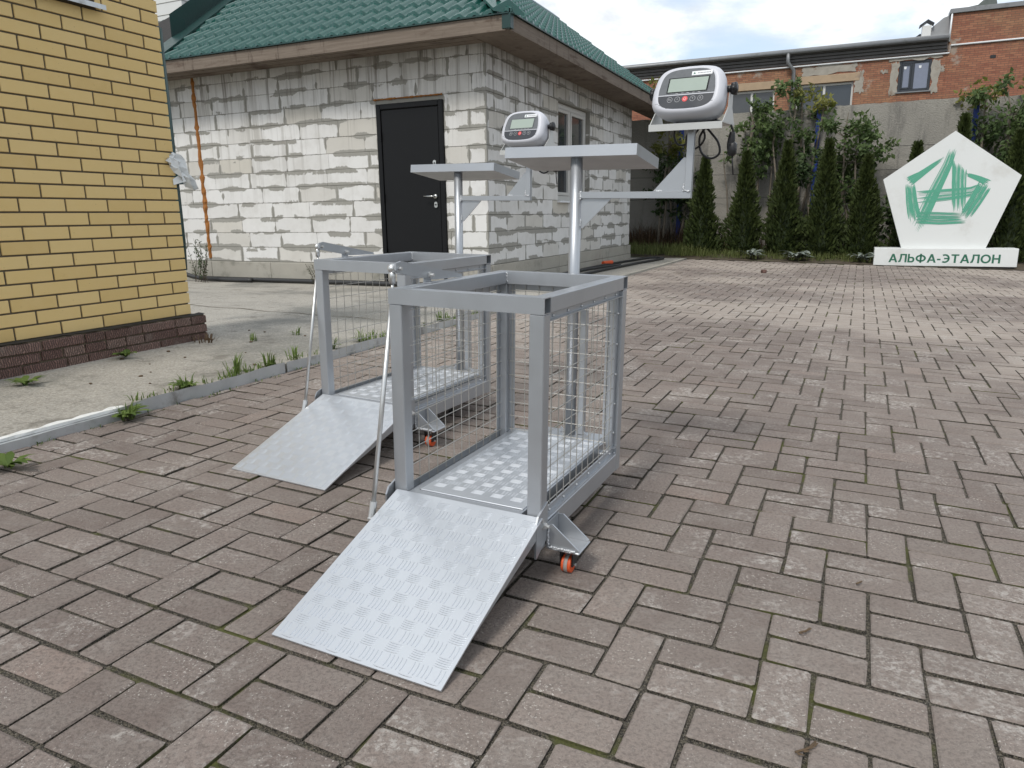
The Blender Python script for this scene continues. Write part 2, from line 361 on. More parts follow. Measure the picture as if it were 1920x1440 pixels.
WELD = plain('weld_metal', (.62, .63, .64), .45, metal=.6, var=.15, nscale=60, bmp=.8, bscale=200)
PLATE = plain('checker_aluminium', (.60, .62, .645), .36, metal=.72, var=.02, nscale=1.)
PLATE_D = plain('deck_aluminium', (.50, .52, .545), .5, metal=.2, var=.02, nscale=1.)
ZINC = plain('zinc_steel', (.58, .58, .57), .36, metal=.8, var=.1, nscale=30)
WIRE = plain('mesh_wire', (.47, .455, .42), .45, metal=.6, var=.15, nscale=40)
GALV = plain('galvanised_sheet', (.50, .52, .53), .42, metal=.55, var=.2, nscale=9, dirt=(.22, .215, .20), dirt_scale=5)
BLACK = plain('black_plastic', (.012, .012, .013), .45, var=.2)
DOORB = plain('black_door_paint', (.0045, .0047, .0054), .5, var=.12, nscale=2, spec=.25)
CHROME = plain('satin_nickel', (.55, .55, .53), .28, metal=1.)
WHITE = plain('white_plastic', (.72, .73, .74), .4, var=.04)
SIGNW = plain('white_sign_board', (.66, .675, .66), .42, var=.03, nscale=1.2, dirt=(.57, .57, .54), dirt_scale=1.6)
SIGNG = plain('sign_green_paint', (.085, .335, .225), .5, var=.08, nscale=20)
SIGNT = plain('sign_letter_green', (.022, .125, .075), .45, var=.05)
HOUSING = plain('light_grey_housing', (.52, .525, .56), .42, var=.03, nscale=5)
PANEL = plain('dark_grey_panel', (.045, .047, .052), .22, var=.06)
PANEL2 = plain('display_window_film', (.135, .14, .145), .10, var=.25, nscale=60)
LCD = plain('lcd_glass', (.33, .385, .335), .16, var=.03)
MARK = plain('pale_print', (.42, .42, .43), .5)
MARKD = plain('dark_print', (.09, .095, .11), .5)
RED = plain('red_button', (.62, .055, .055), .4)
ORANGE = plain('orange_wheel', (.60, .085, .020), .45, var=.08)
GREYRUB = plain('grey_tread', (.30, .27, .25), .7)
FOAM = plain('orange_foam', (.27, .105, .022), .9, var=.45, nscale=22, bmp=1., bscale=60)
BLUE = plain('blue_paint', (.012, .040, .22), .5, var=.25, nscale=8, dirt=(.03, .035, .07), dirt_scale=6)
GLASS = plain('dark_window_glass', (.030, .036, .042), .05, spec=.8, var=.2, nscale=1.2)
GLASS_B = plain('blue_window_glass', (.16, .18, .24), .06, spec=.8, var=.1)
PVC = plain('white_window_frame', (.52, .51, .48), .4, var=.05)
ANTHRA = plain('anthracite_frame', (.022, .027, .034), .4)
GUTTER = plain('grey_gutter', (.20, .205, .21), .45, metal=.3, var=.15, dirt=(.13, .13, .125))
CORNICE = plain('sooty_cornice', (.105, .100, .098), .9, var=.35, nscale=5, bmp=.8, bscale=30)
PLASTER = plain('patchy_plaster', (.31, .285, .245), .95, var=.3, nscale=5, bmp=1., bscale=25, dirt=(.22, .17, .13))
LINTEL = plain('stained_lintel', (.36, .265, .175), .9, var=.2, nscale=4, dirt=(.26, .20, .15))
ROOFGREY = plain('grey_roof_sheet', (.27, .275, .28), .55, var=.2, nscale=3)
WHITEWALL = plain('white_block_wall', (.62, .62, .60), .9, var=.06, nscale=2)
DARKTILE = plain('weathered_tile', (.10, .115, .105), .7, var=.35, nscale=8)
TARWOOD = plain('dark_timber', (.018, .016, .014), .9, var=.4)
SOIL = plain('garden_soil', (.075, .058, .038), .97, var=.45, nscale=6, bmp=1., bscale=40, dirt=(.055, .065, .022), dirt_scale=2.)
FARGROUND = plain('far_ground', (.075, .075, .045), .97, var=.3, nscale=.4)
WHITEP = plain('white_edge_paint', (.62, .62, .60), .7, var=.15, nscale=30, dirt=(.36, .345, .30), dirt_scale=9)
HOSE = plain('black_rubber_hose', (.022, .022, .022), .55, var=.2)
DRY = plain('dry_leaf', (.085, .055, .030), .9, var=.5, nscale=40)
BARK = plain('grey_bark', (.17, .145, .11), .9, var=.35, nscale=18, bmp=.8, bscale=60)
BARK_D = plain('dark_bark', (.065, .050, .036), .9, var=.35, nscale=18, bmp=.8, bscale=60)
FILM = plain('white_foam_film', (.70, .71, .70), .5, var=.06, nscale=30)
L_THUJA = m_leaf('thuja_leaf', (.020, .033, .009), (.066, .088, .022), .2)
L_MAPLE = m_leaf('shrub_leaf', (.050, .085, .026), (.140, .195, .066), .35)
L_MAPLE_Y = m_leaf('yellow_green_leaf', (.110, .125, .026), (.27, .26, .065), .4)
L_DARK = m_leaf('dark_shrub_leaf', (.026, .050, .016), (.080, .120, .040), .3)
L_GRASS = m_leaf('grass_blade', (.085, .110, .028), (.21, .23, .085), .35)
L_SILVER = m_leaf('silver_leaf', (.17, .20, .17), (.34, .37, .33), .2)
L_WEED = m_leaf('weed_leaf', (.075, .125, .026), (.20, .27, .070), .35)
L_BROWN = m_leaf('dry_weed', (.075, .048, .028), (.160, .105, .062), .2)
# ------------------------------------------------------------------ ground, paving, slab
R0 = random.Random(7)
g = MB(); g.add([(-400,-400,0),(400,-400,0),(400,400,0),(-400,400,0)], [(0,1,2,3)])
tag(obj('ground', g, FARGROUND, None, T((0,0,-.16))), kind='structure')
KERB_X = -2.83; EDGE_Y = 13.80
g = MB(); g.add([(KERB_X-.02,-2.5,0),(11,-2.5,0),(11,EDGE_Y,0),(KERB_X-.02,EDGE_Y,0)], [(0,1,2,3)])
pavement = tag(obj('pavement', g, JOINT, None, LG @ T((0,0,-.0075))), kind='structure')
g = MB(); n = 24
for i in range(n):
    for j in range(n):
        pass
bed = MB(); vs = []; NX, NY = 60, 12
for j in range(NY+1):
    for i in range(NX+1):
        x, y = -4.6+i*16/NX, EDGE_Y-.02+j*3.2/NY
        vs.append((x, y, .004+(.07*min(1, j/3)+R0.uniform(-.012, .02) if j > 0 else 0)))
bed.add(vs, [(j*(NX+1)+i, j*(NX+1)+i+1, (j+1)*(NX+1)+i+1, (j+1)*(NX+1)+i) for j in range(NY) for i in range(NX)])
tag(obj('garden_bed', bed, SOIL, None, LG, smooth=True), kind='structure')

def paver_geo(L, Wd, seed, z=0., tilt=(0, 0), cx=0., cy=0.):
    rr = random.Random(seed); k = .004; c = .004; rings = []
    def ring(ins, zz, cut):
        a, b = L/2-ins, Wd/2-ins
        pts = [(-a+cut,-b),(a-cut,-b),(a,-b+cut),(a,b-cut),(a-cut,b),(-a+cut,b),(-a,b-cut),(-a,-b+cut)]
        return [(cx+x+rr.uniform(-.0014,.0014), cy+y+rr.uniform(-.0014,.0014), zz+z+tilt[0]*x+tilt[1]*y) for x, y in pts]
    v = ring(0, -.03, k)+ring(0, -c*.6+rr.uniform(-.0006,.0003), k)+ring(c, 0, k*.8)
    f = [tuple(range(16, 24))]
    for q in (0, 8):
        for i in range(8): f.append((q+i, q+(i+1)%8, q+8+(i+1)%8, q+8+i))
    return v, f
pv = []
rp = B_YARD.col
def seen(X, Y):
    d = LG @ Vector((X, Y, 0))-EYE; z_ = d.dot(rp[2])
    if z_ < .3: return None
    a, b_ = d.dot(rp[0])/z_, d.dot(rp[1])/z_
    return z_, a, b_
for r in range(-62, 16):
    for k in range(-30, 42):
        u0 = .3*k+.1*r; y0 = 1.623-.2*r
        for (ux, uy, L, Wd) in ((u0+.05, -.1, .1, .2), (u0+.2, -.05, .2, .1), (u0+.2, -.15, .2, .1)):
            X, Y = ux-.489, y0+uy
            if X-L/2 < KERB_X:                       # cut at the kerb
                x1 = X+L/2
                if x1-KERB_X < .025: continue
                L = x1-KERB_X; X = x1-L/2
            if Y+Wd/2 > EDGE_Y or X > 10.8 or Y < -2.3: continue
            q = seen(X, Y)
            if q is None or abs(q[1]) > 1.35 or q[2] < -1.15: continue
            infr = abs(q[1]) < .72 and q[2] > -.545
            pv.append((0 if infr else 1, q[0], X, Y, L, Wd))
pv.sort()
far = MB(); cache = {}
for i, (_, dpt, X, Y, L, Wd) in enumerate(pv):
    gx, gy = R0.uniform(.006, .0105), R0.uniform(.008, .013)
    z_, tl = max(-.002, R0.gauss(0, .0011)), (R0.gauss(0, .011), R0.gauss(0, .015)); rv = R0.random()
    if i < 300:
        key = (round(L, 2), round(Wd, 2), R0.randrange(9))
        if key not in cache:
            b_ = MB(); b_.add(*paver_geo(L-gx, Wd-gy, hash(key) & 1023)); cache[key] = b_.mesh('paver', PAVER, False, JOINT, lambda q: 1 <= q % 17 <= 8)
        o = link('paver', cache[key], pavement, T((X+R0.gauss(0,.0008), Y+R0.gauss(0,.001), .0075+z_)) @ Matrix.Rotation(R0.gauss(0,.011), 4, 'Z') @ Matrix.Rotation(tl[0]*.6, 4, 'Y') @ Matrix.Rotation(tl[1]*.6, 4, 'X'))
        o['rnd'] = rv
    else:
        v, f = paver_geo(L-gx, Wd-gy, i, .0075+z_, (tl[0]*.6, tl[1]*.6), X, Y); far.add(v, f, rv)
tag(link('pavers', far.mesh('pavers', PAVER, False, JOINT, lambda q: 1 <= q % 17 <= 8), pavement), kind='stuff')

def slab_z(X, Y):
    t_ = max(0, min(1, (Y-3.6)/3.9)); t_ = t_*t_*(3-2*t_)
    fz = max(-.16, min(.02, -.007+(X+3.8)*.0219))
    return .042*(1-t_)+fz*t_
sl = MB(); vs = []; xs = [KERB_X-.03-.0*i for i in range(1)]+[KERB_X-.03-.17*i for i in range(1, 60)]; ysl = [-2.5+.25*j for j in range(66)]
for y in ysl:
    for x in xs: vs.append((x, y, slab_z(x, y)+R0.uniform(-.0015, .0015)))
nx = len(xs)
fs = [(j*nx+i+1, j*nx+i, (j+1)*nx+i, (j+1)*nx+i+1) for j in range(len(ysl)-1) for i in range(nx-1)]
b0 = len(vs)
for y in ysl: vs.append((KERB_X-.03, y, -.06))
fs += [(j*nx, b0+j, b0+j+1, (j+1)*nx) for j in range(len(ysl)-1)]
sl.add(vs, [tuple(reversed(f)) for f in fs])
slab = tag(obj('concrete_apron', sl, SLAB, None, LG), kind='structure')
# expansion joints in the slab
for (y, w_) in ((4.72, .018), (6.2, .012)):
    j_ = MB(); X0, X1 = KERB_X-.05, -9.5; N_ = 40; up, dn = [], []
    for i in range(N_+1):
        x = X0+(X1-X0)*i/N_; yy = y+.02*math.sin(i*1.7)+R0.uniform(-.012, .012)
        up.append((x, yy+w_*R0.uniform(.4, 1.), slab_z(x, yy)+.004)); dn.append((x, yy, slab_z(x, yy)+.004))
    j_.add(up+dn, [(i, i+1, N_+2+i, N_+1+i) for i in range(N_)])
    obj('slab_joint', j_, MORTAR_D, slab)

# kerb line: galvanised edging, white painted edge, low concrete kerb
def strip(name, mat_, y0, y1, hz, th, wob, label, cat, zoff=0., n=24, xo=0.):
    m_ = MB(); a, b_ = [], []
    for i in range(n+1):
        y = y0+(y1-y0)*i/n; x = KERB_X+xo+wob*math.sin(i*1.1+y0)+R0.uniform(-.002, .002); z1 = hz(y)
        a += [(x, y, -.04+zoff), (x, y, z1), (x-th, y, z1-.002), (x-th, y, -.04+zoff)]
    for i in range(n):
        for k in range(4): b_.append((i*4+k, i*4+(k+1)%4, (i+1)*4+(k+1)%4, (i+1)*4+k))
    b_ += [(0, 1, 2, 3), (n*4+3, n*4+2, n*4+1, n*4)]
    m_.add(a, [tuple(reversed(f)) for f in b_]); return tag(obj(name, m_, mat_, None, LG), label, cat)
strip('metal_edging', GALV, 2.08, 3.05, lambda y: slab_z(-2.9, y)+.016+.004*math.sin(y*9), .004, .004, 'bent galvanised sheet strip edging the slab between grass tufts', 'edging')
strip('metal_edging', GALV, 3.07, 5.4, lambda y: slab_z(-2.9, y)+.014+.004*math.sin(y*7), .004, .004, 'galvanised sheet strip edging the slab behind the far cage scale', 'edging')
strip('concrete_edge', GALV, .2, 2.02, lambda y: slab_z(-2.9, y)-.006, .03, .003, 'grey slab edge under the white paint line, bottom left', 'kerb', xo=.012)
wp = MB(); a, f = [], []
for i in range(41):
    y = .2+1.86*i/40; w_ = .024+.012*math.sin(i*2.3)+R0.uniform(-.006, .008); z_ = slab_z(-2.9, y)+.004
    a += [(KERB_X-.012+R0.uniform(-.003, .003), y, z_+.003), (KERB_X-.016-w_, y, z_+.004), (KERB_X-.016-w_, y, z_-.01), (KERB_X-.012, y, z_-.01)]
for i in range(40):
    for k in range(4): f.append((i*4+k, i*4+(k+1)%4, (i+1)*4+(k+1)%4, (i+1)*4+k))
wp.add(a, f); tag(obj('paint_line', wp, WHITEP, None, LG), 'white paint streak along the slab edge by the yellow house', 'paint')
strip('concrete_kerb', PLINTH_C, 5.45, 13.4, lambda y: max(.012, slab_z(-2.9, y)+.012), .06, .004, 'low worn concrete kerb running to the thuja hedge', 'kerb', n=40)

# ------------------------------------------------------------------ yellow brick house
YH = thing('yellow_brick_house', 'yellow face brick house wall on a dark brown brick plinth', 'house', LH @ T((-3.923, 3.478, .3)))
def brick_mesh(L, hh, d, mat_, c=.002, j=0.):
    b_ = MB(); b_.box(-d, 0, -L/2, L/2, -hh/2, hh/2, c)
    if j: b_.v = [(x+R0.uniform(-j, j), y+R0.uniform(-j, j), z_+R0.uniform(-j, j)) for x, y, z_ in b_.v]
    return b_.mesh('brick', mat_)
bc = {}
w = MB(); W0, W1_, WZ_ = -1.36, -.415, 1.775
w.box(-.4, -.007, -2.2, -.012, -.25, WZ_); w.box(-.4, -.007, -2.2, W0, WZ_, 3.4); w.box(-.4, -.007, W1_, -.012, WZ_, 3.4); w.box(-.4, -.15, W0, W1_, WZ_, 3.4); obj('wall', w, MORTAR_D, YH)
PIT, CRS = .2545, .0732
WIN_Y0, WIN_Y1, WIN_Z = -1.36, -.415, 1.775
for i in range(36):
    z_ = i*CRS+.004; e = 0.
    seg = []
    if i % 2 == 0: seg.append((0., .1175)); e = .1275
    while e < 2.05: seg.append((e, .2445)); e += PIT
    for (e0, L) in seg:
        a0, a1 = -(e0+L), -e0
        if z_+.03 > WIN_Z:
            if a0 > WIN_Y0 and a1 < WIN_Y1: continue
            if a0 < WIN_Y1 < a1: a0 = WIN_Y1
            elif a0 < WIN_Y0 < a1: a1 = WIN_Y0
        if a1-a0 < .02: continue
        L2 = round(a1-a0, 3)
        if L2 not in bc: bc[L2] = brick_mesh(L2, .0635, .06, YELLOW)
        o = link('brick', bc[L2], YH, T((R0.uniform(-.0008, .0008), (a0+a1)/2, z_+.0318))); o['rnd'] = R0.random()
pb = {}
pl = MB(); pl.box(-.35, .048, -2.2, .058, -.25, -.006); obj('plinth_core', pl, MORTAR_D, YH)
for rrow in range(4):
    z_ = -.036-rrow*.0575; e = -.064
    while e < 2.1:
        L = R0.choice((.118, .118, .125, .235, .24)); hh = .051
        key = (L, R0.randrange(2))
        if key not in pb: pb[key] = brick_mesh(L, hh, .07, PLINTH, .005, .0025)
        o = link('plinth_brick', pb[key], YH, T((.058+R0.uniform(-.003, .005), -(e+L/2), z_)) @ Matrix.Rotation(R0.uniform(-.02, .02), 4, 'X')); o['rnd'] = R0.random()
        e += L+.008
lip = MB(); a = []; N_ = 60
for i in range(N_+1):
    y = .07-2.2*i/N_; p_ = .05+R0.uniform(-.012, .02); z_ = -.003+R0.uniform(-.003, .004)
    a += [(-.01, y, z_+.004), (p_, y, z_)]
lip.add(a, [(2*i, 2*i+1, 2*i+3, 2*i+2) for i in range(N_)]); obj('damp_course', lip, TARWOOD, YH)
wn = MB(); wn.box(-.10, -.06, WIN_Y0+.01, WIN_Y1-.01, WIN_Z+.02, 2.6, .006); fr_ = obj('window', wn, PVC, YH)
gl = MB(); gl.box(-.058, -.055, WIN_Y0+.08, WIN_Y1-.08, WIN_Z+.10, 2.55); obj('pane', gl, GLASS, fr_)
si = MB(); si.prism([(-.09, WIN_Z+.028), (.052, WIN_Z+.004), (.052, WIN_Z-.022), (.049, WIN_Z-.022), (.049, WIN_Z), (-.09, WIN_Z+.024)], WIN_Y0-.02, WIN_Y1+.025); obj('sill', si, GALV, YH)

dp = MB(); dp.tube([(-4.475, 3.93, .55), (-4.46, 3.93, .75), (-4.46, 3.93, 2.2)], .036, 12); dpo = tag(obj('green_downpipe', dp, GREEN_D, None, LH, smooth=True), 'dark green rain pipe just behind the yellow house corner', 'pipe')
b_ = MB(); b_.tube([(-4.42, 3.93, 1.16), (-4.42, 3.93, 1.22)], .048, 12); obj('bracket', b_, GREEN_D, dpo)

# torn white film stuck on the corner
fl = MB(); a = []; NU, NV = 9, 5
for i in range(NU):
    t_ = i/(NU-1); cy_, cz_ = -.045+.175*t_, 1.0-.19*t_+.02*math.sin(t_*6)
    for j in range(NV):
        s_ = (j/(NV-1)-.5)*(.075+.03*math.sin(t_*5))
        a.append((.008+.022*math.sin(i*1.9+j*2.3)+.02*t_+R0.uniform(-.006, .006), cy_+s_*.72, cz_+s_*.75))
fl.add(a, [(i*NV+j, i*NV+j+1, (i+1)*NV+j+1, (i+1)*NV+j) for i in range(NU-1) for j in range(NV-1)])
fl.add([(.004, -.055, .985), (.004, .0, 1.0), (.012, .01, .94), (.004, -.05, .955), (.02, -.02, .93)], [(0, 1, 2, 3), (3, 2, 4)])
fl.add([(.004, -.03, .86), (.02, .03, .90), (.03, .05, .85), (.006, -.03, .825)], [(0, 1, 2, 3)])
tag(obj('plastic_film', fl, FILM, None, LH @ T((-3.923, 3.478, .3))), 'torn white plastic film hanging off the yellow brick corner', 'plastic film')

# ------------------------------------------------------------------ aerated block house with the green metal tile roof
BH = thing('block_house', 'unplastered pale block house with green metal tile roof', 'house', LH @ T((-3.738, 7.575, .0906)))
PZ, CH, BL = .265, .1893, .585
DX0, DX1, DZ = -1.433, -.534, 2.105
WY0, WY1, WZ0, WZ1 = 2.22, 3.58, 1.02, 2.34
core = MB()
core.box(-7.2, -.012, .006, .30, -.4, 3.0)
core.box(-.30, -.0125, .01, WY0, -.4, 3.0); core.box(-.30, -.0125, WY1, 5.93, -.4, 3.0)
core.box(-.30, -.0125, WY0, WY1, -.4, WZ0); core.box(-.30, -.0125, WY0, WY1, WZ1, 3.0)
obj('wall', core, MORTAR_G, BH)
dk = MB(); dk.box(-.9, -.31, WY0-.3, WY1+.3, WZ0-.3, WZ1+.2); obj('interior', dk, TARWOOD, BH)
blk = {}
def block_mesh(L):
    L = round(L, 2)
    if L not in blk:
        b_ = MB(); b_.box(-L/2+.0015, L/2-.0015, 0, .07, -.0925, .0925, .003); me = b_.mesh('block', BLOCK)
        at = me.attributes.new('edge', 'FLOAT_VECTOR', 'POINT')
        for i, v in enumerate(b_.v): at.data[i].vector = (v[0]+L/2, v[2]+.093, L)
        blk[L] = me
    return blk[L]
def course(k, length, first, holes):
    cuts = [0.]; x = first
    while x < length: cuts.append(x); x += BL+R0.uniform(-.03, .03)*(1 if R0.random() < .75 else 6)
    cuts.append(length); out = []
    for a_, c_ in zip(cuts, cuts[1:]):
        segs = [(a_, c_)]
        for (h0, h1, z0, z1) in holes:
            zc = PZ+k*CH+CH/2
            if z0 < zc < z1:
                ns = []
                for (p_, q_) in segs:
                    if q_ <= h0 or p_ >= h1: ns.append((p_, q_))
                    else:
                        if p_ < h0: ns.append((p_, h0))
                        if q_ > h1: ns.append((h1, q_))
                segs = ns
        out += [s_ for s_ in segs if s_[1]-s_[0] > .03]
    return out
Rz90 = Matrix.Rotation(math.pi/2, 4, 'Z')
for k in range(14):
    zc = PZ+k*CH+CH/2
    for (p_, q_) in course(k, 5.7, (.49 if k % 2 else .20)+R0.uniform(-.04, .04), [(-DX1+.0, -DX0, -1, DZ)]):
        o = link('block', block_mesh(q_-p_), BH, T((-(p_+q_)/2, R0.uniform(-.002, .002), zc))); o['rnd'] = R0.random()
    for (p_, q_) in course(k, 5.95, (.20 if k % 2 else .49)+R0.uniform(-.04, .04), [(WY0, WY1, WZ0, WZ1)]):
        p2 = p_+.0 if p_ > 0 else .003
        o = link('block', block_mesh(q_-p2), BH, T((R0.uniform(-.002, .002), (p2+q_)/2, zc)) @ Rz90); o['rnd'] = R0.random()
# concrete plinth
e = -.02
while e < 6.9:
    L = R0.uniform(.9, 1.3); p_ = MB(); p_.box(-e-L+.003, -e, -.022+R0.uniform(-.003, .003), .05, -.4, PZ-.004+R0.uniform(-.006, .002), .004)
    obj('plinth_block', p_, PLINTH_C, BH); e += L
e = .06
while e < 5.9:
    L = min(R0.uniform(.9, 1.25), 5.99-e); p_ = MB(); x_ = .024+R0.uniform(-.003, .003)
    p_.box(-.05, x_, e, e+L-.004, .105, PZ-.004, .004); obj('plinth_block', p_, PLINTH_C, BH)
    p_ = MB(); p_.box(-.05, x_+.004, e, e+L-.006, -.4, .10, .004); obj('plinth_block', p_, PLINTH_C, BH); e += L
# door
d = MB(); zt, yb = DZ, -.028
for (a_, b2, c_, d_) in ((DX0, DX0+.06, .05, zt), (DX1-.06, DX1, .05, zt), (DX0+.06, DX1-.06, zt-.06, zt)): d.box(a_, b2, yb, .05, c_, d_, .006)
fr_ = obj('door_frame', d, DOORB, BH)
d = MB(); d.box(DX0+.064, DX1-.064, yb+.012, .04, .07, zt-.064, .008); leaf = obj('door', d, DOORB, BH)
hx = DX1-.13
d = MB(); d.tube([(hx, yb+.012, 1.05), (hx, yb-.01, 1.05)], .026, 14); d.tube([(hx, yb-.01, 1.05), (hx, yb-.05, 1.05), (hx-.015, yb-.055, 1.05), (hx-.125, yb-.05, 1.052)], .0095, 8); obj('handle', d, CHROME, leaf, smooth=True)
for zl in (.955, 1.42):
    d = MB()
    for s_ in (-.012, .012): d.tube([(hx+.005, yb+.012, zl+s_), (hx+.005, yb-.004, zl+s_)], .022, 12)
    lk = obj('lock_plate', d, CHROME, leaf)
    d = MB(); d.tube([(hx+.005, yb-.003, zl), (hx+.005, yb-.008, zl)], .009, 8); obj('keyhole', d, BLACK, lk)
for zl in (.4, 1.05, 1.75):
    d = MB(); d.tube([(DX0+.058, yb-.004, zl-.05), (DX0+.058, yb-.004, zl+.05)], .009, 8); obj('hinge', d, DOORB, leaf)
def foam(pts, w_, seed, horizontal=False):
    rr = random.Random(seed); m_ = MB(); a_ = []; n_ = len(pts)
    for i, (x, z_) in enumerate(pts):
        h_ = w_*(.7+.9*rr.random()**2); o_ = (0, h_) if horizontal else (h_, 0); dpt = -.008-.016*rr.random()
        a_ += [(x-o_[0], -.001, z_-o_[1]), (x-o_[0]*.5, dpt, z_-o_[1]*.5), (x+o_[0]*.5, dpt-.003*rr.random(), z_+o_[1]*.5), (x+o_[0], -.001, z_+o_[1])]
    m_.add(a_, [((i*4+k), (i*4+k+1), (i*4+k+5), (i*4+k+4)) for i in range(n_-1) for k in range(3)]); return m_
obj('foam_seam', foam([(-4.315+.004*math.sin(i*.7), .30+i*.04) for i in range(63)], .032, 3), FOAM, BH)
obj('foam_seam', foam([(DX0-.03+i*.022, DZ+.055) for i in range(43)], .009, 5, True), FOAM, BH)
# window in the side wall
wf = MB(); xw = -.07
for (a_, b2, c_, d_) in ((WY0, WY0+.07, WZ0, WZ1), (WY1-.07, WY1, WZ0, WZ1), (WY0+.07, WY1-.07, WZ1-.07, WZ1), (WY0+.07, WY1-.07, WZ0, WZ0+.07), (2.83, 2.90, WZ0+.07, WZ1-.07)): wf.box(xw-.05, xw, a_, b2, c_, d_, .005)
wfo = obj('window', wf, PVC, BH)
for (a_, b2) in ((WY0+.07, 2.83), (2.90, WY1-.07)):
    s_ = MB(); i0 = .045
    for (p_, q_, c_, d_) in ((a_+.004, a_+i0, WZ0+.074, WZ1-.074), (b2-i0, b2-.004, WZ0+.074, WZ1-.074), (a_+i0, b2-i0, WZ1-.074-i0, WZ1-.074), (a_+i0, b2-i0, WZ0+.074, WZ0+.074+i0)): s_.box(xw-.045, xw+.008, p_, q_, c_, d_, .004)
    obj('sash', s_, PVC, wfo)
    s_ = MB(); s_.box(xw-.03, xw-.022, a_+i0, b2-i0, WZ0+.12, WZ1-.12); obj('pane', s_, GLASS, wfo)
s_ = MB(); s_.box(-.06, .05, WY0-.03, WY1+.03, WZ0-.03, WZ0-.004, .003); obj('window_sill', s_, WHITE, BH)

# roof: front slope 31 deg, side slope 37 deg, hip between
ZE, OVX, OVY = 2.755, .5, -.45
TF, TS = math.tan(math.radians(31)), math.tan(math.radians(37)); KH = TS/TF
WAVE, STEP = .178, .341
def wavef(u):
    q = (u/WAVE) % 1.
    return .021*math.sin(2*math.pi*q)+.009*math.sin(4*math.pi*q+.6)
def tiles(name, slope_t, u_max, t_max, inside, place):
    m_ = MB(); ca = math.cos(math.atan(slope_t)); nu = int(u_max/WAVE*10); rows = int(t_max/ca/STEP)+1; vs = []; nr = 0; idx = []
    for r_ in range(rows):
        for fr in (0., .004, .35, .7, .999):
            sl_ = (r_+fr)*STEP; nr += 1; idx.append(r_)
            for i in range(nu+1):
                u_ = i*u_max/nu; wv = wavef(u_); lift = .034*(1-fr) if fr > 0 else 0.
                sh = (wv*.9+.012)*(1 if fr < .2 or fr > .9 else .0)      # scalloped lower edge of each row
                vs.append(place(u_, sl_*ca-sh*.6, slope_t, wv+lift))
    fs = []
    for j in range(nr-1):
        for i in range(nu):
            uc, tc_ = (i+.5)*u_max/nu, (idx[j]+.5)*STEP*ca
            tj = STEP*ca*(idx[j]+(0., .004, .35, .7, .999)[j % 5])
            if inside(uc, tj): fs.append((j*(nu+1)+i, j*(nu+1)+i+1, (j+1)*(nu+1)+i+1, (j+1)*(nu+1)+i))
    m_.add(vs, fs); return m_
def place_front(u_, t_, sl_, o_): return (OVX-u_, OVY+t_, ZE+.03+t_*sl_+o_)
def place_side(u_, t_, sl_, o_): return (OVX-t_, OVY+u_, ZE+.03+t_*sl_+o_)
UL = 4.93
roof = obj('roof_front', tiles('front', TF, 6.4, 3.45, lambda u_, t_: t_ < KH*u_ and u_ < UL+.10+.32*t_, place_front), GREEN, BH, smooth=False)
obj('roof_side', tiles('side', TS, 8.3, 2.75, lambda u_, t_: u_ > KH*t_-.1, place_side), GREEN, BH)
# plain deck under the tiles, rear slope
dk = MB(); zr = ZE+2.75*TS; apx = (OVX-2.75, OVY+3.45, zr)
dk.add([(OVX-.03, OVY+.03, ZE), (OVX-6.8, OVY+.03, ZE), (OVX-6.8, OVY+3.45, ZE+3.45*TF), apx, (OVX-2.75, OVY+8.2, zr), (OVX-.03, OVY+8.2, ZE)], [(0, 3, 2, 1), (0, 5, 4, 3)])
obj('roof_deck', dk, TARWOOD, BH)
def ridge(a_, b2, w_, drop, drop2, mat_, name, lift=.035):
    A, B = Vector(a_), Vector(b2); dr = (B-A).normalized(); sd_ = Vector((dr.y, -dr.x, 0)).normalized(); up_ = Vector((0, 0, 1))
    prof = [(-w_, -drop-.015), (-w_, -drop+.012), (-.02, lift*.8), (0, lift), (.02, lift*.8), (w_, -drop2+.012), (w_, -drop2-.015)]
    m_ = MB(); n_ = 12; vs = []
    for i in range(n_+1):
        c_ = A.lerp(B, i/n_)
        vs += [c_+sd_*s_+up_*(z_+.03) for s_, z_ in prof]
    k_ = len(prof); m_.add(vs, [(i*k_+j, i*k_+j+1, (i+1)*k_+j+1, (i+1)*k_+j) for i in range(n_) for j in range(k_-1)]+[tuple(range(k_)), tuple(range(n_*k_+k_-1, n_*k_-1, -1))])
    return obj(name, m_, mat_, BH)
ridge((OVX-.015, OVY+.02, ZE+.085), (apx[0], apx[1], apx[2]+.07), .16, .060, .094, GREEN, 'hip_cap')
ridge((apx[0], apx[1], zr+.03), (apx[0], OVY+8.2, zr+.03), .17, .10, .10, GREEN, 'ridge_cap')
# left valley: flashing and dark upstand
va, vb = Vector((OVX-UL, OVY-.02, ZE+.03)), Vector((OVX-UL-.32*3.2, OVY+3.2, ZE+.03+3.2*TF))
fl = MB(); nn = Vector((-1, 0, 0)); fl.add([va+Vector((.10, 0, .045)), va+Vector((-.16, 0, .055)), vb+Vector((-.16, 0, .055)), vb+Vector((.10, 0, .045)), va+Vector((.10, 0, .01)), vb+Vector((.10, 0, .01))], [(0, 3, 2, 1), (0, 4, 5, 3)])
obj('valley_flashing', fl, GREEN_D, BH)
up_ = MB(); a_, b2 = va.lerp(vb, .20), vb; o_ = Vector((-.155, 0, 0)); hh = Vector((0, 0, .34))
up_.add([a_+o_, b2+o_, b2+o_+hh, a_+o_+hh, a_+o_+Vector((-.05, .3, 0)), a_+o_+hh+Vector((-.05, .3, 0))], [(0, 1, 2, 3), (0, 3, 5, 4)]); obj('upstand', up_, GREEN_D, BH)
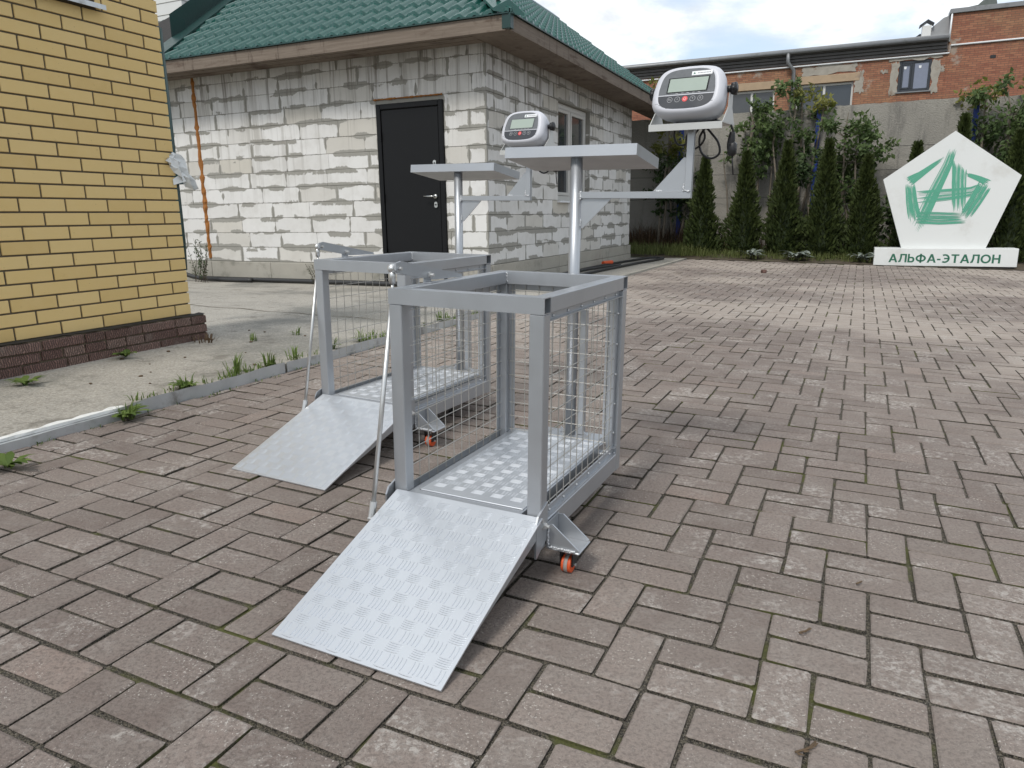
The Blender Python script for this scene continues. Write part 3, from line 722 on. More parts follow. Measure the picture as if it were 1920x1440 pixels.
# fascia, soffit, corner cap
x = OVX-.04
for L in (2.9, 3.1, 1.4):
    f_ = MB(); f_.box(x-L+.003, x, OVY-.012, OVY+.016, ZE-.135, ZE+.012, .003); obj('fascia_board', f_, WOOD, BH); x -= L
y = OVY+.03
for L in (3.0, 2.9, 1.9):
    f_ = MB(); f_.box(OVX-.016, OVX+.012, y, y+L-.003, ZE-.135, ZE+.012, .003); obj('fascia_board', f_, WOOD, BH); y += L
for i in range(3):
    x0 = .012+i*.157; f_ = MB(); f_.box(x0, x0+.152, OVY+.02, 7.4, ZE-.115-.004*i, ZE-.09-.004*i, .002); obj('soffit_board', f_, WOOD, BH)
for i in range(3):
    y0 = OVY+.02+i*.14; f_ = MB(); f_.box(-6.9, .005, y0, y0+.135, ZE-.110-.004*i, ZE-.086-.004*i, .002); obj('soffit_board', f_, WOOD, BH)
f_ = MB(); f_.box(OVX-.075, OVX+.02, OVY-.022, OVY+.06, ZE-.12, ZE+.02, .004); obj('corner_cap', f_, GREEN_D, BH)
dr = MB(); dr.box(OVX-6.8, OVX, OVY-.035, OVY+.02, ZE+.014, ZE+.026); dr.box(OVX-.02, OVX+.035, OVY, 7.75, ZE+.0145, ZE+.0265); obj('drip_edge', dr, GREEN_D, BH)

# ------------------------------------------------------------------ white block building behind, upper left
WB = thing('white_block_building', 'white block building behind the green roof, top left', 'building', LH)
w = MB(); w.box(-15.5, -11.22, 10.5, 16, -.2, 8, .01); obj('wall', w, WHITEWALL, WB)
for k in range(9):
    j_ = MB(); z_ = 3.55+k*.2*1.0; j_.box(-15.5, -11.214, 10.494, 16, z_, z_+.008); obj('bed_joint', j_, MORTAR_G, WB)
rf = MB(); Mx = T((-9.86, 9.15, 3.93)) @ Matrix.Rotation(math.radians(14), 4, 'X')
rf.box(-2.2, 0, 0, 1.45, -.09, -.03, .006, Mx); ro = obj('lean_to_roof', rf, TARWOOD, WB)
for i in range(11):
    t_ = MB(); t_.tube([Mx @ Vector((-.1-i*.2, -.03, .0)), Mx @ Vector((-.1-i*.2, 1.45, .0))], .085, 10); obj('tile', t_, DARKTILE, ro, smooth=True)
pt = MB(); pt.box(-10.35, -10.2, 9.3, 9.45, -.2, 3.95, .01); pt.box(-12.1, -9.9, 9.25, 9.4, 3.62, 3.80, .01); obj('beam', pt, TARWOOD, WB)

# ------------------------------------------------------------------ concrete fence with blue posts
FE = thing('concrete_fence', 'tall grey rough concrete panel fence with blue steel posts', 'fence', LH)
posts = [-8.35, -5.8, -3.25, -.69, 1.85, 4.4, 6.95, 9.5]
for a_, b2 in zip(posts, posts[1:]):
    p_ = MB(); top = 2.83+R0.uniform(-.025, .02); N_ = 30; L = b2-a_
    poly = [(a_+.012, -.3), (b2-.012, -.3)]+[(b2-.012-(L-.024)*i/N_, top+R0.uniform(-.008, .006)) for i in range(N_+1)]
    p_.prism(poly, 15.6+R0.uniform(-.012, .012), 15.72); obj('panel', p_, FENCE, FE)
for x in posts[1:-1]:
    p_ = MB(); p_.box(x-.04, x+.04, 15.50, 15.575, -.2, 2.9+R0.uniform(-.05, .08), .006); obj('post', p_, BLUE, FE)
for z_ in (1.2, 1.65, 2.05):
    p_ = MB(); p_.tube([(posts[1]+(posts[-2]-posts[1])*i/20, 15.49, z_+R0.uniform(-.01, .01)) for i in range(21)], .004, 4); obj('wire', p_, BLACK, FE)

# ------------------------------------------------------------------ old red brick building far behind
RB = thing('red_brick_building', 'long old red brick factory building with grey gutter behind the fence', 'building', LH)
S = 33.
def hole_wall(x0, x1, z0, z1, holes, y0, y1):
    m_ = MB(); xs = sorted({x0, x1, *[h[0] for h in holes], *[h[1] for h in holes]}); 
    for a_, b2 in zip(xs, xs[1:]):
        zs = [(z0, z1)]
        for h in holes:
            if h[0] <= a_ and h[1] >= b2:
                zs = [q for p_ in zs for q in (((p_[0], h[2]), (h[3], p_[1])) if p_[0] < h[2] and p_[1] > h[3] else (p_,))]
        for c_, d_ in zs: m_.box(a_, b2, y0, y1, c_, d_)
    return m_
W1, W2, W3 = (-5.0, -3.2, 3.6, 5.80), (-2.4, -.3, 3.6, 5.86), (1.23, 2.32, 5.32, 6.43)
obj('wall', hole_wall(-22, 2.8, -.3, 7.15, [W1, W2, W3], S, S+.5), OLDBRICK, RB)
w = MB(); w.box(2.8, 12, S-.02, S+.5, -.3, 7.95); obj('tall_wall', w, OLDBRICK, RB)
w = MB(); w.box(-22, 2.8, S+.5, S+9, -.3, 7.0); w.box(2.8, 12, S+.5, S+9, -.3, 7.8); obj('rear_wing', w, ROOFGREY, RB)
c_ = MB()
for i, (z_, d_) in enumerate(((6.62, .05), (6.73, .10), (6.84, .16), (6.95, .22))): c_.box(-22, 2.78-.02*i, S-d_, S+.02, z_, z_+.098-.0*i, .01)
obj('cornice', c_, CORNICE, RB)
gt = MB(); gt.tube([(-22, S-.30, 7.10), (2.74, S-.30, 7.06)], .085, 10); obj('gutter', gt, GUTTER, RB, smooth=True)
gt = MB(); gt.box(-22, 2.76, S-.27, S+.6, 7.13, 7.19, .008); obj('roof_edge', gt, ROOFGREY, RB)
cp = MB(); cp.box(2.72, 12, S-.10, S+.6, 7.90, 8.06, .01); obj('coping', cp, GUTTER, RB)
pi = MB(); pi.tube([(-22, S-.05, 6.54), (2.84, S-.05, 6.56), (2.86, S-.06, 6.82), (12, S-.06, 6.86)], .032, 8); obj('conduit', pi, WHITE, RB, smooth=True)
pi = MB(); pi.tube([(2.79, S-.06, 6.95), (2.79, S-.06, 7.9)], .03, 8); obj('conduit', pi, WHITE, RB, smooth=True)
dn = MB(); dn.tube([(-2.75, S-.30, 7.05), (-2.75, S-.30, 6.70), (-2.52, S-.12, 6.42), (-2.52, S-.12, 3.2)], .075, 10); obj('downpipe', dn, GUTTER, RB, smooth=True)
for (a_, b2, z_) in ((-5.2, -3.0, 5.80), (-2.6, -.1, 5.86)):
    li = MB(); li.box(a_, b2, S-.03, S+.1, z_+.003, z_+.30, .01); obj('lintel', li, LINTEL, RB)
for (W_, muls) in ((W1, (.5,)), (W2, (.5,))):
    f_ = MB(); a_, b2, c0, d0 = W_
    for (p_, q_, r_, s_) in ((a_, a_+.07, c0, d0), (b2-.07, b2, c0, d0), (a_+.07, b2-.07, d0-.09, d0), (a_+.07, b2-.07, c0, c0+.07)): f_.box(p_, q_, S+.12, S+.2, r_, s_, .006)
    for mu in muls: x = a_+(b2-a_)*mu; f_.box(x-.045, x+.045, S+.115, S+.2, c0+.07, d0-.09, .006)
    fo = obj('window', f_, PVC, RB)
    p_ = MB(); p_.box(a_+.07, b2-.07, S+.16, S+.17, c0+.07, d0-.09); obj('pane', p_, GLASS, fo)
f_ = MB(); a_, b2, c0, d0 = W3; xm = a_+.48
for (p_, q_, r_, s_) in ((a_, a_+.10, c0, d0), (b2-.10, b2, c0, d0), (a_+.10, b2-.10, d0-.10, d0), (a_+.10, b2-.10, c0, c0+.10), (xm-.05, xm+.05, c0+.10, d0-.10)): f_.box(p_, q_, S+.03, S+.12, r_, s_, .008)
fo = obj('window', f_, ANTHRA, RB)
s_ = MB(); i0 = .06
for (p_, q_, r_, t_) in ((a_+.10, a_+.10+i0, c0+.10, d0-.10), (xm-.05-i0, xm-.05, c0+.10, d0-.10), (a_+.10+i0, xm-.05-i0, d0-.10-i0, d0-.10), (a_+.10+i0, xm-.05-i0, c0+.10, c0+.10+i0)): s_.box(p_, q_, S+.015, S+.1, r_, t_, .006)
obj('sash', s_, ANTHRA, fo)
for (p_, q_) in ((a_+.10, xm-.05), (xm+.05, b2-.10)):
    s_ = MB(); s_.box(p_, q_, S+.06, S+.07, c0+.10, d0-.10); obj('pane', s_, GLASS_B, fo)
    s_ = MB(); x = (p_+q_)/2-.05; s_.prism([(x-.045, d0-.20), (x+.045, d0-.20), (x+.04, d0-.28), (x, d0-.30), (x-.04, d0-.28)], S+.05, S+.058); obj('sticker', s_, WHITE, fo)
s_ = MB(); s_.box(a_-.05, b2+.05, S-.07, S+.05, c0-.05, c0-.004, .006); obj('window_sill', s_, GUTTER, RB)
def ragged(x0, x1, z0, z1, seed, dpt=.018, j=.06):
    rr = random.Random(seed); P = []; n_ = 9
    for i in range(n_): P.append((x0+(x1-x0)*i/n_, z0+rr.uniform(-j, j)))
    for i in range(n_): P.append((x1+rr.uniform(-j, j), z0+(z1-z0)*i/n_))
    for i in range(n_): P.append((x1-(x1-x0)*i/n_, z1+rr.uniform(-j, j)))
    for i in range(n_): P.append((x0+rr.uniform(-j, j), z1-(z1-z0)*i/n_))
    m_ = MB(); m_.prism(P, S-dpt, S+.01); return m_
for (q, sd_, dp_) in (((.98, 1.215, 5.22, 6.40), 1, .02), ((2.335, 2.58, 5.22, 6.38), 2, .021), ((.85, 2.62, 6.445, 6.56), 3, .024), ((-2.2, -.25, 6.20, 6.50), 4, .022), ((-.28, .05, 5.4, 6.2), 5, .019), ((.62, .85, 6.05, 6.15), 6, .017), ((2.62, 2.75, 5.95, 6.15), 8, .016)):
    obj('plaster_patch', ragged(*q, sd_, dp_, .05), PLASTER, RB)
s_ = MB(); s_.box(4.14, 4.34, S-.03, S+.1, 6.24, 6.38, .02); obj('wall_hole', s_, BLACK, RB)
# roof plant on the lower roof against the tall wall
v = MB(); v.prism([(1.75, 7.15), (2.25, 7.6), (2.55, 7.85), (2.795, 7.93), (2.795, 7.15)], S+.25, S+6); obj('roof_canopy', v, ROOFGREY, RB)
for (x, z_, y) in ((2.02, 7.62, S+.1), (1.85, 7.32, S+1.)):
    v = MB(); v.box(x-.14, x+.16, y, y+.4, z_-.45, z_, .01); vo = obj('vent', v, WHITEWALL, RB)
    v = MB(); v.prism([(x-.24, z_+.02), (x+.02, z_+.20), (x+.24, z_+.06), (x+.24, z_+.03), (x+.02, z_+.16), (x-.22, z_-.01)], y-.05, y+.45); obj('vent_cap', v, ANTHRA, vo)
v = MB(); v.prism([(2.9, 8.07), (3.6, 8.16), (3.75, 8.30), (4.15, 8.32), (4.2, 8.10), (4.2, 8.07)], S+.2, S+2.4); obj('roof_hatch', v, DARKTILE, RB)

# ------------------------------------------------------------------ pentagon sign
SG = thing('pentagon_sign', 'white pentagon sign with green brush logo on a lettered base', 'sign', LH @ T((0, 13.8, .0)))
b_ = MB(); b_.box(.42, 2.455, 0, .42, .015, .305, .006); base = obj('sign_base', b_, SIGNW, SG)
b_ = MB(); b_.box(.46, 2.42, .03, .40, -.06, .018); obj('base_gap_shade', b_, BLACK, base)  # black box paints the shade in the gap under the base
pent = [(1.41, 2.13), (.45, 1.415), (.82, .306), (2.02, .306), (2.37, 1.42)]
b_ = MB(); b_.prism(pent, .10, .24); board = obj('sign_board', b_, SIGNW, SG)
TK = .20
def bar(p, q, t=TK):
    P, Q = Vector(p), Vector(q); d = (Q-P).normalized(); n_ = Vector((-d.y, d.x))*t/2; return [P-n_, Q-n_, Q+n_, P+n_]
def diag(x0, x1, t=TK):
    h_ = t/2*math.hypot(x1-x0, 1); return [Vector((x0-h_, 0)), Vector((x0+h_, 0)), Vector((x1+h_, 1)), Vector((x1-h_, 1))]
def arc(cx, cy, rx, ry, a0, a1, t=TK, n_=20):
    out = []
    for i in range(n_):
        p = [a0+(a1-a0)*(i+k)/n_ for k in (0, 1)]
        out.append([Vector((cx+(rx+s_*t/2)*math.cos(a_), cy+(ry+s_*t/2*.9)*math.sin(a_))) for a_, s_ in ((p[0], -1), (p[1], -1), (p[1], 1), (p[0], 1))])
    return out
PI = math.pi
GL = {'А': (.92, [diag(.1, .46), diag(.82, .46), bar((.2, .30), (.72, .30), .16)]),
      'Л': (.86, [bar((.76, 0), (.76, 1)), bar((.20, .915), (.76, .915), .17), bar((.27, 1), (.25, .45), .19), bar((.25, .5), (.16, .14), .19), bar((.22, .15), (.0, .085), .17)]),
      'Ь': (.70, [bar((.1, 0), (.1, 1)), bar((.1, .58), (.42, .58), .17), bar((.1, .085), (.42, .085), .17)]+arc(.42, .3325, .19, .2475, -PI/2, PI/2)),
      'Ф': (1.08, [bar((.54, -.03), (.54, 1.03))]+arc(.54, .5, .43, .32, 0, 2*PI, TK, 32)),
      '-': (.40, [bar((0, .38), (.36, .38), .17)]), 'Э': (.80, [bar((.2, .5), (.66, .5), .16)]+arc(.27, .5, .40, .42, -PI*.68, PI*.68)),
      'Т': (.80, [bar((0, .915), (.78, .915), .17), bar((.39, .83), (.39, 0))]), 'О': (1.0, arc(.5, .5, .40, .42, 0, 2*PI, TK, 32)),
      'Н': (.84, [bar((.1, 0), (.1, 1)), bar((.70, 0), (.70, 1)), bar((.2, .52), (.60, .52), .17)])}
word = 'АЛЬФА-ЭТАЛОН'; tot = sum(GL[c][0] for c in word)+.10*(len(word)-1); CAPH = .138; KX = 1.585/(tot*CAPH); x = .645
for ch in word:
    lt = MB()
    for i, q in enumerate(GL[ch][1]): lt.add([(x+v.x*CAPH*KX, -.0016-.0002*i*(1 if i < 6 else 0), .073+v.y*CAPH) for v in q], [(0, 1, 2, 3)])
    obj('letter', lt, SIGNT, base); x += (GL[ch][0]+.10)*CAPH*KX
def s2w(cx, cy):
    x, y = 1560+cx/5.3333, 230+cy/5.3333
    return (.45+(x-1656)*.0073+(336-y)*.00006, 2.13-(y-244)*.00824+(1793-x)*.00027)
def stroke(pts, w0, w1, n_, fill, seed, layer, skew=0.):
    # pts: centre line in sign drawing units, bundle of n_ bristle streaks
    rr = random.Random(seed); m_ = MB()
    P = [Vector(p) for p in pts]
    for k in range(n_):
        o_ = (k+.5)/n_-.5; t0 = max(0, rr.uniform(-.02, .10)+skew*(1-k/n_)); t1 = min(1, 1-rr.uniform(-.02, .13)); th = (.5/n_)*(1.03 if rr.random() < fill else rr.uniform(.25, .7))
        L_, Rr = [], []; N_ = 10
        for i in range(N_+1):
            t_ = t0+(t1-t0)*i/N_; s_ = t_*(len(P)-1); j = min(int(s_), len(P)-2); c_ = P[j].lerp(P[j+1], s_-j); dr_ = (P[j+1]-P[j]).normalized(); nm = Vector((-dr_.y, dr_.x))
            wd = w0+(w1-w0)*t_; tp = min(1, (i+.15)/1.2, (N_-i+.15)/1.6)
            a_ = c_+nm*wd*(o_+th*tp+rr.uniform(-.01, .01)); b2 = c_+nm*wd*(o_-th*tp+rr.uniform(-.01, .01))
            L_.append(s2w(*a_)); Rr.append(s2w(*b2))
        y = .0985-.0004*(layer+k*.05)
        m_.add([(x, y, z_) for x, z_ in L_]+[(x, y, z_) for x, z_ in Rr], [(i, i+1, N_+2+i, N_+1+i) for i in range(N_)])
    return m_
for i, sp_ in enumerate((
    ([(775, 590), (900, 510), (1130, 335)], 110, 26, 7, .98), ([(1210, 235), (1170, 410), (1055, 710), (925, 1090)], 70, 150, 10, .82),
    ([(1285, 325), (1305, 560), (1345, 895)], 150, 140, 11, .76), ([(890, 745), (1200, 712), (1440, 680), (1545, 625)], 140, 80, 10, .7),
    ([(1360, 498), (1500, 545), (1612, 596)], 30, 75, 5, .9), ([(802, 600), (847, 800), (905, 990)], 100, 140, 9, .88),
    ([(905, 928), (1150, 922), (1425, 925)], 85, 70, 7, .66), ([(895, 985), (1150, 992), (1440, 972)], 46, 46, 4, .85),
    ([(1580, 590), (1500, 760), (1405, 940)], 145, 120, 11, .66))):
    obj('brush_stroke', stroke(*sp_, i+11, i, .28 if i == 2 else 0.), SIGNG, board)
# ------------------------------------------------------------------ plants
def leafq(m_, c, d, n_, l, w_, rv):
    s_ = d.cross(n_)
    if s_.length < 1e-4: s_ = Vector((1, 0, 0))
    s_.normalize(); k = n_*l*.10
    m_.add([c, c+d*l*.45+s_*w_-k, c+d*l, c+d*l*.45-s_*w_-k], [(0, 1, 2, 3)], rv)
def rdir(rr): 
    while True:
        v = Vector((rr.uniform(-1, 1), rr.uniform(-1, 1), rr.uniform(-1, 1)))
        if .05 < v.length < 1: return v.normalized()
def thuja(x, hgt, rad, seed, label, lean=0.):
    rr = random.Random(seed); m_ = MB(); n_ = int(3600*hgt/1.9)
    o = thing('thuja_tree', label, 'thuja', LH @ T((x, 14.52+rr.uniform(-.06, .06), .02)), 'thuja hedge in front of the fence')
    ph = [rr.uniform(0, 6.3) for _ in range(6)]
    for _ in range(n_):
        t_ = rr.random()**1.15; th = rr.uniform(0, 2*math.pi)
        R_ = rad*(min(1, .55+t_*4)*(1-t_)**.92)*(1+.2*math.sin(3*th+ph[0]+t_*9)+.22*math.sin(t_*11+ph[3])*(1-t_)+.14*math.sin(t_*23+ph[1]+2*th)+.10*math.sin(5*th-t_*31+ph[2]))+.012
        q = rr.uniform(.45, 1.06); c = Vector((R_*q*math.cos(th)+lean*t_*hgt, R_*q*math.sin(th), .03+t_*hgt*.97))
        d = Vector((math.cos(th)*.55, math.sin(th)*.55, .85+rr.uniform(-.4, .3)))+rdir(rr)*.35; d.normalize()
        n2 = (Vector((-math.sin(th), math.cos(th), 0))+rdir(rr)*.9).normalized()
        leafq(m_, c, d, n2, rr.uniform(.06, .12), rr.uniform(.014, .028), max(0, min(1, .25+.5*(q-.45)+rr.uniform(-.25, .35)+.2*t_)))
    N_ = 10; co = []
    for j in range(9):
        t_ = j/8; R_ = rad*.6*(min(1, .5+t_*4)*(1-t_)**.92)+.004
        for q in range(N_): co.append((R_*math.cos(q*.6283)*(1+.2*math.sin(q*3+j*2))+lean*t_*hgt, R_*math.sin(q*.6283), .03+t_*hgt*.95))
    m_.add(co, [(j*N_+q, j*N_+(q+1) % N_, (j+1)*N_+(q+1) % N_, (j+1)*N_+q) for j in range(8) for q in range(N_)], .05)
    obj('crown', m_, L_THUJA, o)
    k = MB(); k.tube([(0, 0, -.06), (lean*.3*hgt, 0, hgt*.4), (lean*.85*hgt, 0, hgt*.85)], [.035, .025, .008], 7); obj('trunk', k, BARK_D, o)
TH = [(-2.58, 1.90, .36, 'first thuja of the hedge beside the leftmost blue post, slim and dark'), (-1.80, 1.98, .37, 'thuja second from the left in the hedge, thin waist'),
      (-1.10, 2.14, .37, 'thuja third from the left, with a silvery plant at its foot'), (-.43, 2.12, .35, 'thuja in front of the middle blue post, yellowish left edge'),
      (.20, 1.82, .36, 'thuja beside the left edge of the pentagon sign'), (.98, 2.0, .30, 'thuja tip showing above the upper left edge of the pentagon sign'),
      (1.62, 2.42, .33, 'thuja tip above the right of the pentagon sign peak'), (2.42, 2.12, .36, 'rightmost thuja beside the right corner of the pentagon sign')]
for i, (x, hg, rd, lb) in enumerate(TH): thuja(x, hg, rd, 40+i, lb, R0.uniform(-.02, .02)-.01)
def shrub(name, x, y, blobs, mat_, seed, label, cat, dens=1., leaf=.105, group='shrubs along the concrete fence', stems=True, bark=None):
    rr = random.Random(seed); m_ = MB(); k = MB()
    o = thing(name, label, cat, LH @ T((x, y, 0)), group)
    for (bx, bz, rx, rz) in blobs:
        bx -= x; ncl = max(5, int(17*rx*rz/.3*dens)); top = Vector((bx, 0, bz))
        if stems:
            base = Vector((rr.uniform(-.08, .08), rr.uniform(-.05, .05), -.1)); mid = base.lerp(top, .55)+Vector((rr.uniform(-.1, .1), 0, .05))
            k.tube([base, mid, top, top+Vector((rr.uniform(-.1, .1), 0, rz*.6))], [.028, .022, .014, .006], 6)
        for _ in range(ncl):
            v = rdir(rr); q = rr.random()**.45
            c0 = Vector((bx+v.x*rx*q, v.y*min(rx, .38)*q, bz+v.z*rz*q)); cr = rr.uniform(.09, .2); shade = rr.uniform(-.15, .25)
            if stems and rr.random() < .45: k.tube([top.lerp(Vector((bx, 0, bz-rz*.5)), rr.random()), c0], [.008, .003], 4, False)
            for _ in range(int(34*dens)):
                p_ = c0+rdir(rr)*cr*rr.random()**.5; d = (rdir(rr)+Vector((0, -.25, -.35))).normalized(); n2 = (Vector((0, -.35, .75))+rdir(rr)*.8).normalized()
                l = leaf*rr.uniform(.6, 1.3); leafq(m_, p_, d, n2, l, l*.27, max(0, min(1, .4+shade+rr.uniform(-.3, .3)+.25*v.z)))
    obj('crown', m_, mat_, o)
    if stems: obj('trunk', k, bark or BARK, o)
    return o
shrub('maple_sapling', -1.25, 15.2, [(-1.09, 2.72, .55, .62), (-1.45, 2.2, .35, .4)], L_MAPLE, 1, 'young maple with sunlit top in front of the brick building windows', 'shrub')
shrub('maple_sapling', -1.95, 15.25, [(-1.84, 2.6, .5, .42), (-1.9, 2.15, .45, .5), (-1.65, 1.9, .22, .25)], L_MAPLE, 2, 'leafy maple sapling right of the near indicator against grey fence', 'shrub')
shrub('maple_bush', -.05, 15.15, [(-.2, 2.4, .6, .42), (.0, 1.95, .62, .45), (-.2, 1.5, .5, .5)], L_MAPLE, 3, 'broad maple bush covering the fence left of the pentagon sign', 'shrub', 1.1)
shrub('maple_bush', 2.5, 15.2, [(2.3, 2.55, .75, .5), (2.45, 2.0, .75, .42), (3.2, 2.2, .6, .6)], L_MAPLE, 4, 'drooping maple bush over the blue post at the right edge', 'shrub', 1.1)
shrub('maple_sapling', -3.55, 15.25, [(-3.45, 3.05, .5, .55), (-3.4, 2.35, .4, .45)], L_MAPLE_Y, 5, 'yellow green sapling behind the near indicator bracket', 'shrub')
shrub('ivy_bush', -3.35, 15.3, [(-3.4, 1.55, .6, .65), (-3.05, 1.15, .35, .4)], L_DARK, 6, 'dark bush on the fence between block house and first blue post', 'shrub')
shrub('elder_bush', -.55, 14.95, [(-.55, 1.0, .38, .6), (-.35, .6, .45, .5), (-.85, 1.8, .4, .5)], L_DARK, 7, 'dark elder bush behind the middle blue post', 'shrub')
shrub('elder_bush', .6, 14.95, [(.45, .6, .5, .5), (.75, .85, .4, .55)], L_DARK, 8, 'dark low bush just left of the pentagon sign base', 'shrub', .9)
shrub('elder_bush', 2.85, 14.9, [(2.65, .5, .4, .55), (3.2, .7, .5, .6)], L_MAPLE, 9, 'leafy low bush right of the pentagon sign base', 'shrub', .9)
0 and shrub('maple_sapling', -2.35, 15.3, [(-2.35, 1.5, .32, .5), (-2.25, .7, .3, .5)], L_DARK, 10, 'thin sapling between the first two thujas', 'shrub', .8)
shrub('yellow_sapling', -.95, 15.45, [(-1.0, 3.05, .3, .35), (-.6, 2.85, .25, .2)], L_MAPLE_Y, 12, 'yellowing sapling tip above the middle blue post', 'shrub', .8)
shrub('maple_bush', 2.0, 15.4, [(1.95, 2.85, .45, .22), (2.9, 3.0, .6, .3)], L_MAPLE_Y, 13, 'pale vine trailing along the fence top above the sign', 'shrub', .8)
# bare thin stems against the fence
for (x, lx, hh, sd_, lb) in ((-1.42, -.05, 2.6, 1, 'pale bare stem leaning left of the third thuja'), (-.75, .25, 2.4, 2, 'pale bare stem just left of the middle blue post'), (-2.15, -.2, 2.2, 3, 'crooked grey stem between the second and first thuja')):
    rr = random.Random(sd_); k = MB(); P = [(x+lx*i/6+rr.uniform(-.03, .03), 15.35, -.1+hh*i/6) for i in range(7)]; k.tube(P, [.022-.0022*i for i in range(7)], 6)
    tag(obj('bare_stem', k, BARK, None, LH, smooth=True), lb, 'stem')

def blades(m_, x, y, z, n_, hgt, spread, rr, wd=.004, lean=.5):
    for _ in range(n_):
        a = rr.uniform(0, 6.28); r_ = spread*rr.random()**.5; b_ = Vector((x+r_*math.cos(a), y+r_*math.sin(a), z)); h_ = hgt*rr.uniform(.45, 1.1)
        d = Vector((math.cos(a+rr.uniform(-1, 1)), math.sin(a+rr.uniform(-1, 1)), 0))*lean*rr.uniform(.2, 1.2); s_ = Vector((-d.y, d.x, 0)); s_ = s_.normalized()*wd*rr.uniform(.6, 1.3) if s_.length > 0 else Vector((wd, 0, 0))
        m1, tp = b_+d*h_*.35+Vector((0, 0, h_*.6)), b_+d*h_+Vector((0, 0, h_*(.95-.25*d.length)))
        m_.add([b_-s_, b_+s_, m1+s_*.8, tp, m1-s_*.8], [(0, 1, 2, 4), (4, 2, 3)], rr.random())
rr = random.Random(77); gm = MB()
for _ in range(1500): 
    x = rr.uniform(-4.4, 4.6); y = EDGE_Y+.06+abs(rr.gauss(0, .45))
    if .2 < x < 2.7 and y < EDGE_Y+.6: continue
    blades(gm, x, y, .02+min(.06, (y-EDGE_Y)*.2), 5, rr.uniform(.05, .17)*(1.5 if x < -2.7 else 1.), .10, rr, .0045)
for _ in range(500): blades(gm, rr.uniform(-4.3, -2.6), rr.uniform(EDGE_Y+.05, EDGE_Y+1.9), .05, 6, rr.uniform(.12, .30), .10, rr, .005)
tag(obj('grass', gm, L_GRASS, None, LG), 'uneven grass strip between paving and fence', 'grass', kind='stuff')
gm = MB()
for _ in range(420): blades(gm, rr.uniform(-4.4, -2.7), rr.uniform(EDGE_Y+1.2, EDGE_Y+2.1), .06, 6, rr.uniform(.25, .75), .14, rr, .006, .8)
for _ in range(260): blades(gm, rr.uniform(-2.6, .4), rr.uniform(EDGE_Y+.9, EDGE_Y+1.6), .06, 5, rr.uniform(.15, .5), .14, rr, .006, .8)
tag(obj('dry_weeds', gm, L_BROWN, None, LG), 'brown dry weeds at the foot of the fence', 'weeds', kind='stuff')
def rosette(name, x, y, z, n_, l, w_, mat_, seed, label, cat, up=.5, group=None, frame=None, wave=True):
    rr = random.Random(seed); m_ = MB()
    for i in range(n_):
        a = rr.uniform(0, 6.28); ll = l*rr.uniform(.55, 1.15); e_ = up*rr.uniform(.3, 1.4); d = Vector((math.cos(a), math.sin(a), 0)); s_ = Vector((-d.y, d.x, 0)); P = []; N_ = 5
        for k in range(N_+1):
            t_ = k/N_; c = Vector((x, y, z+.004))+d*ll*t_+Vector((0, 0, ll*(e_*t_-e_*.75*t_*t_+.02))); ww = w_*math.sin(math.pi*min(1, t_*.92+.06))*(1+(.35*math.sin(k*2.4+i) if wave else 0)); P += [c-s_*ww, c+s_*ww+Vector((0, 0, ww*.25))]
        m_.add(P, [(2*k, 2*k+1, 2*k+3, 2*k+2) for k in range(N_)], rr.random())
    return tag(obj(name, m_, mat_, None, frame or LG), label, cat, group)
rosette('silver_plant', -1.75, 14.0, .05, 26, .26, .035, L_SILVER, 1, 'silvery leafy plant at the foot of the second thuja', 'plant', 1.1, 'silvery plants along the hedge', wave=False)
rosette('silver_plant', -.98, 14.0, .05, 34, .30, .04, L_SILVER, 2, 'largest silvery plant, at the paving edge below the third thuja', 'plant', 1.1, 'silvery plants along the hedge', wave=False)
rosette('silver_plant', .08, 14.02, .05, 24, .26, .035, L_SILVER, 3, 'silvery plant touching the left end of the sign base', 'plant', 1.1, 'silvery plants along the hedge', wave=False)
# weeds on the slab edge
def weed(x, y, sd_, n_, hgt, label, ros=0, l=.07):
    rr = random.Random(sd_); z_ = slab_z(x, y) if x < KERB_X else .004; m_ = MB(); blades(m_, x, y, z_, n_, hgt, hgt*.35, rr, .0035, .7)
    for i in range(ros):
        a = rr.uniform(0, 6.28); d = Vector((math.cos(a), math.sin(a), 0)); s_ = Vector((-d.y, d.x, 0)); ll = l*rr.uniform(.6, 1.2); P = []
        for k in range(5):
            t_ = k/4; c = Vector((x, y, z_+.005))+d*ll*t_+Vector((0, 0, ll*(.9*t_-.6*t_*t_))); ww = ll*.15*math.sin(math.pi*(t_*.9+.07))*(1+.4*math.sin(k*3+i)); P += [c-s_*ww, c+s_*ww]
        m_.add(P, [(2*k, 2*k+1, 2*k+3, 2*k+2) for k in range(4)], rr.random())
    tag(obj('weed_tuft', m_, L_WEED, None, LG), label, 'weed', 'weeds in the joints and along the slab edge')
weed(-2.80, 2.03, 1, 26, .10, 'dandelion tuft where the white paint meets the metal edging', 22, .10)
weed(-2.88, 2.42, 2, 30, .085, 'low green tuft on the metal edging left of the far ramp', 24, .075)
weed(-2.93, 2.79, 3, 22, .12, 'upright grass tuft on the slab edge, leftmost of the tall ones', 2)
weed(-2.90, 3.00, 4, 30, .10, 'bushy grass tuft on the slab edge below the far scale rod', 6, .06)
weed(-2.90, 3.20, 5, 22, .10, 'grass tuft beside the far scale left post', 3)
weed(-2.92, 3.55, 6, 24, .09, 'grass tuft behind the far scale mesh, left', 4)
weed(-2.90, 3.85, 7, 24, .10, 'grass tuft behind the far scale mesh, middle', 6)
weed(-2.91, 4.35, 8, 26, .11, 'grass tuft behind the far scale mesh near its back post', 8)
weed(-2.92, 4.9, 14, 24, .10, 'grass tuft on the slab edge behind the far scale pole', 8)
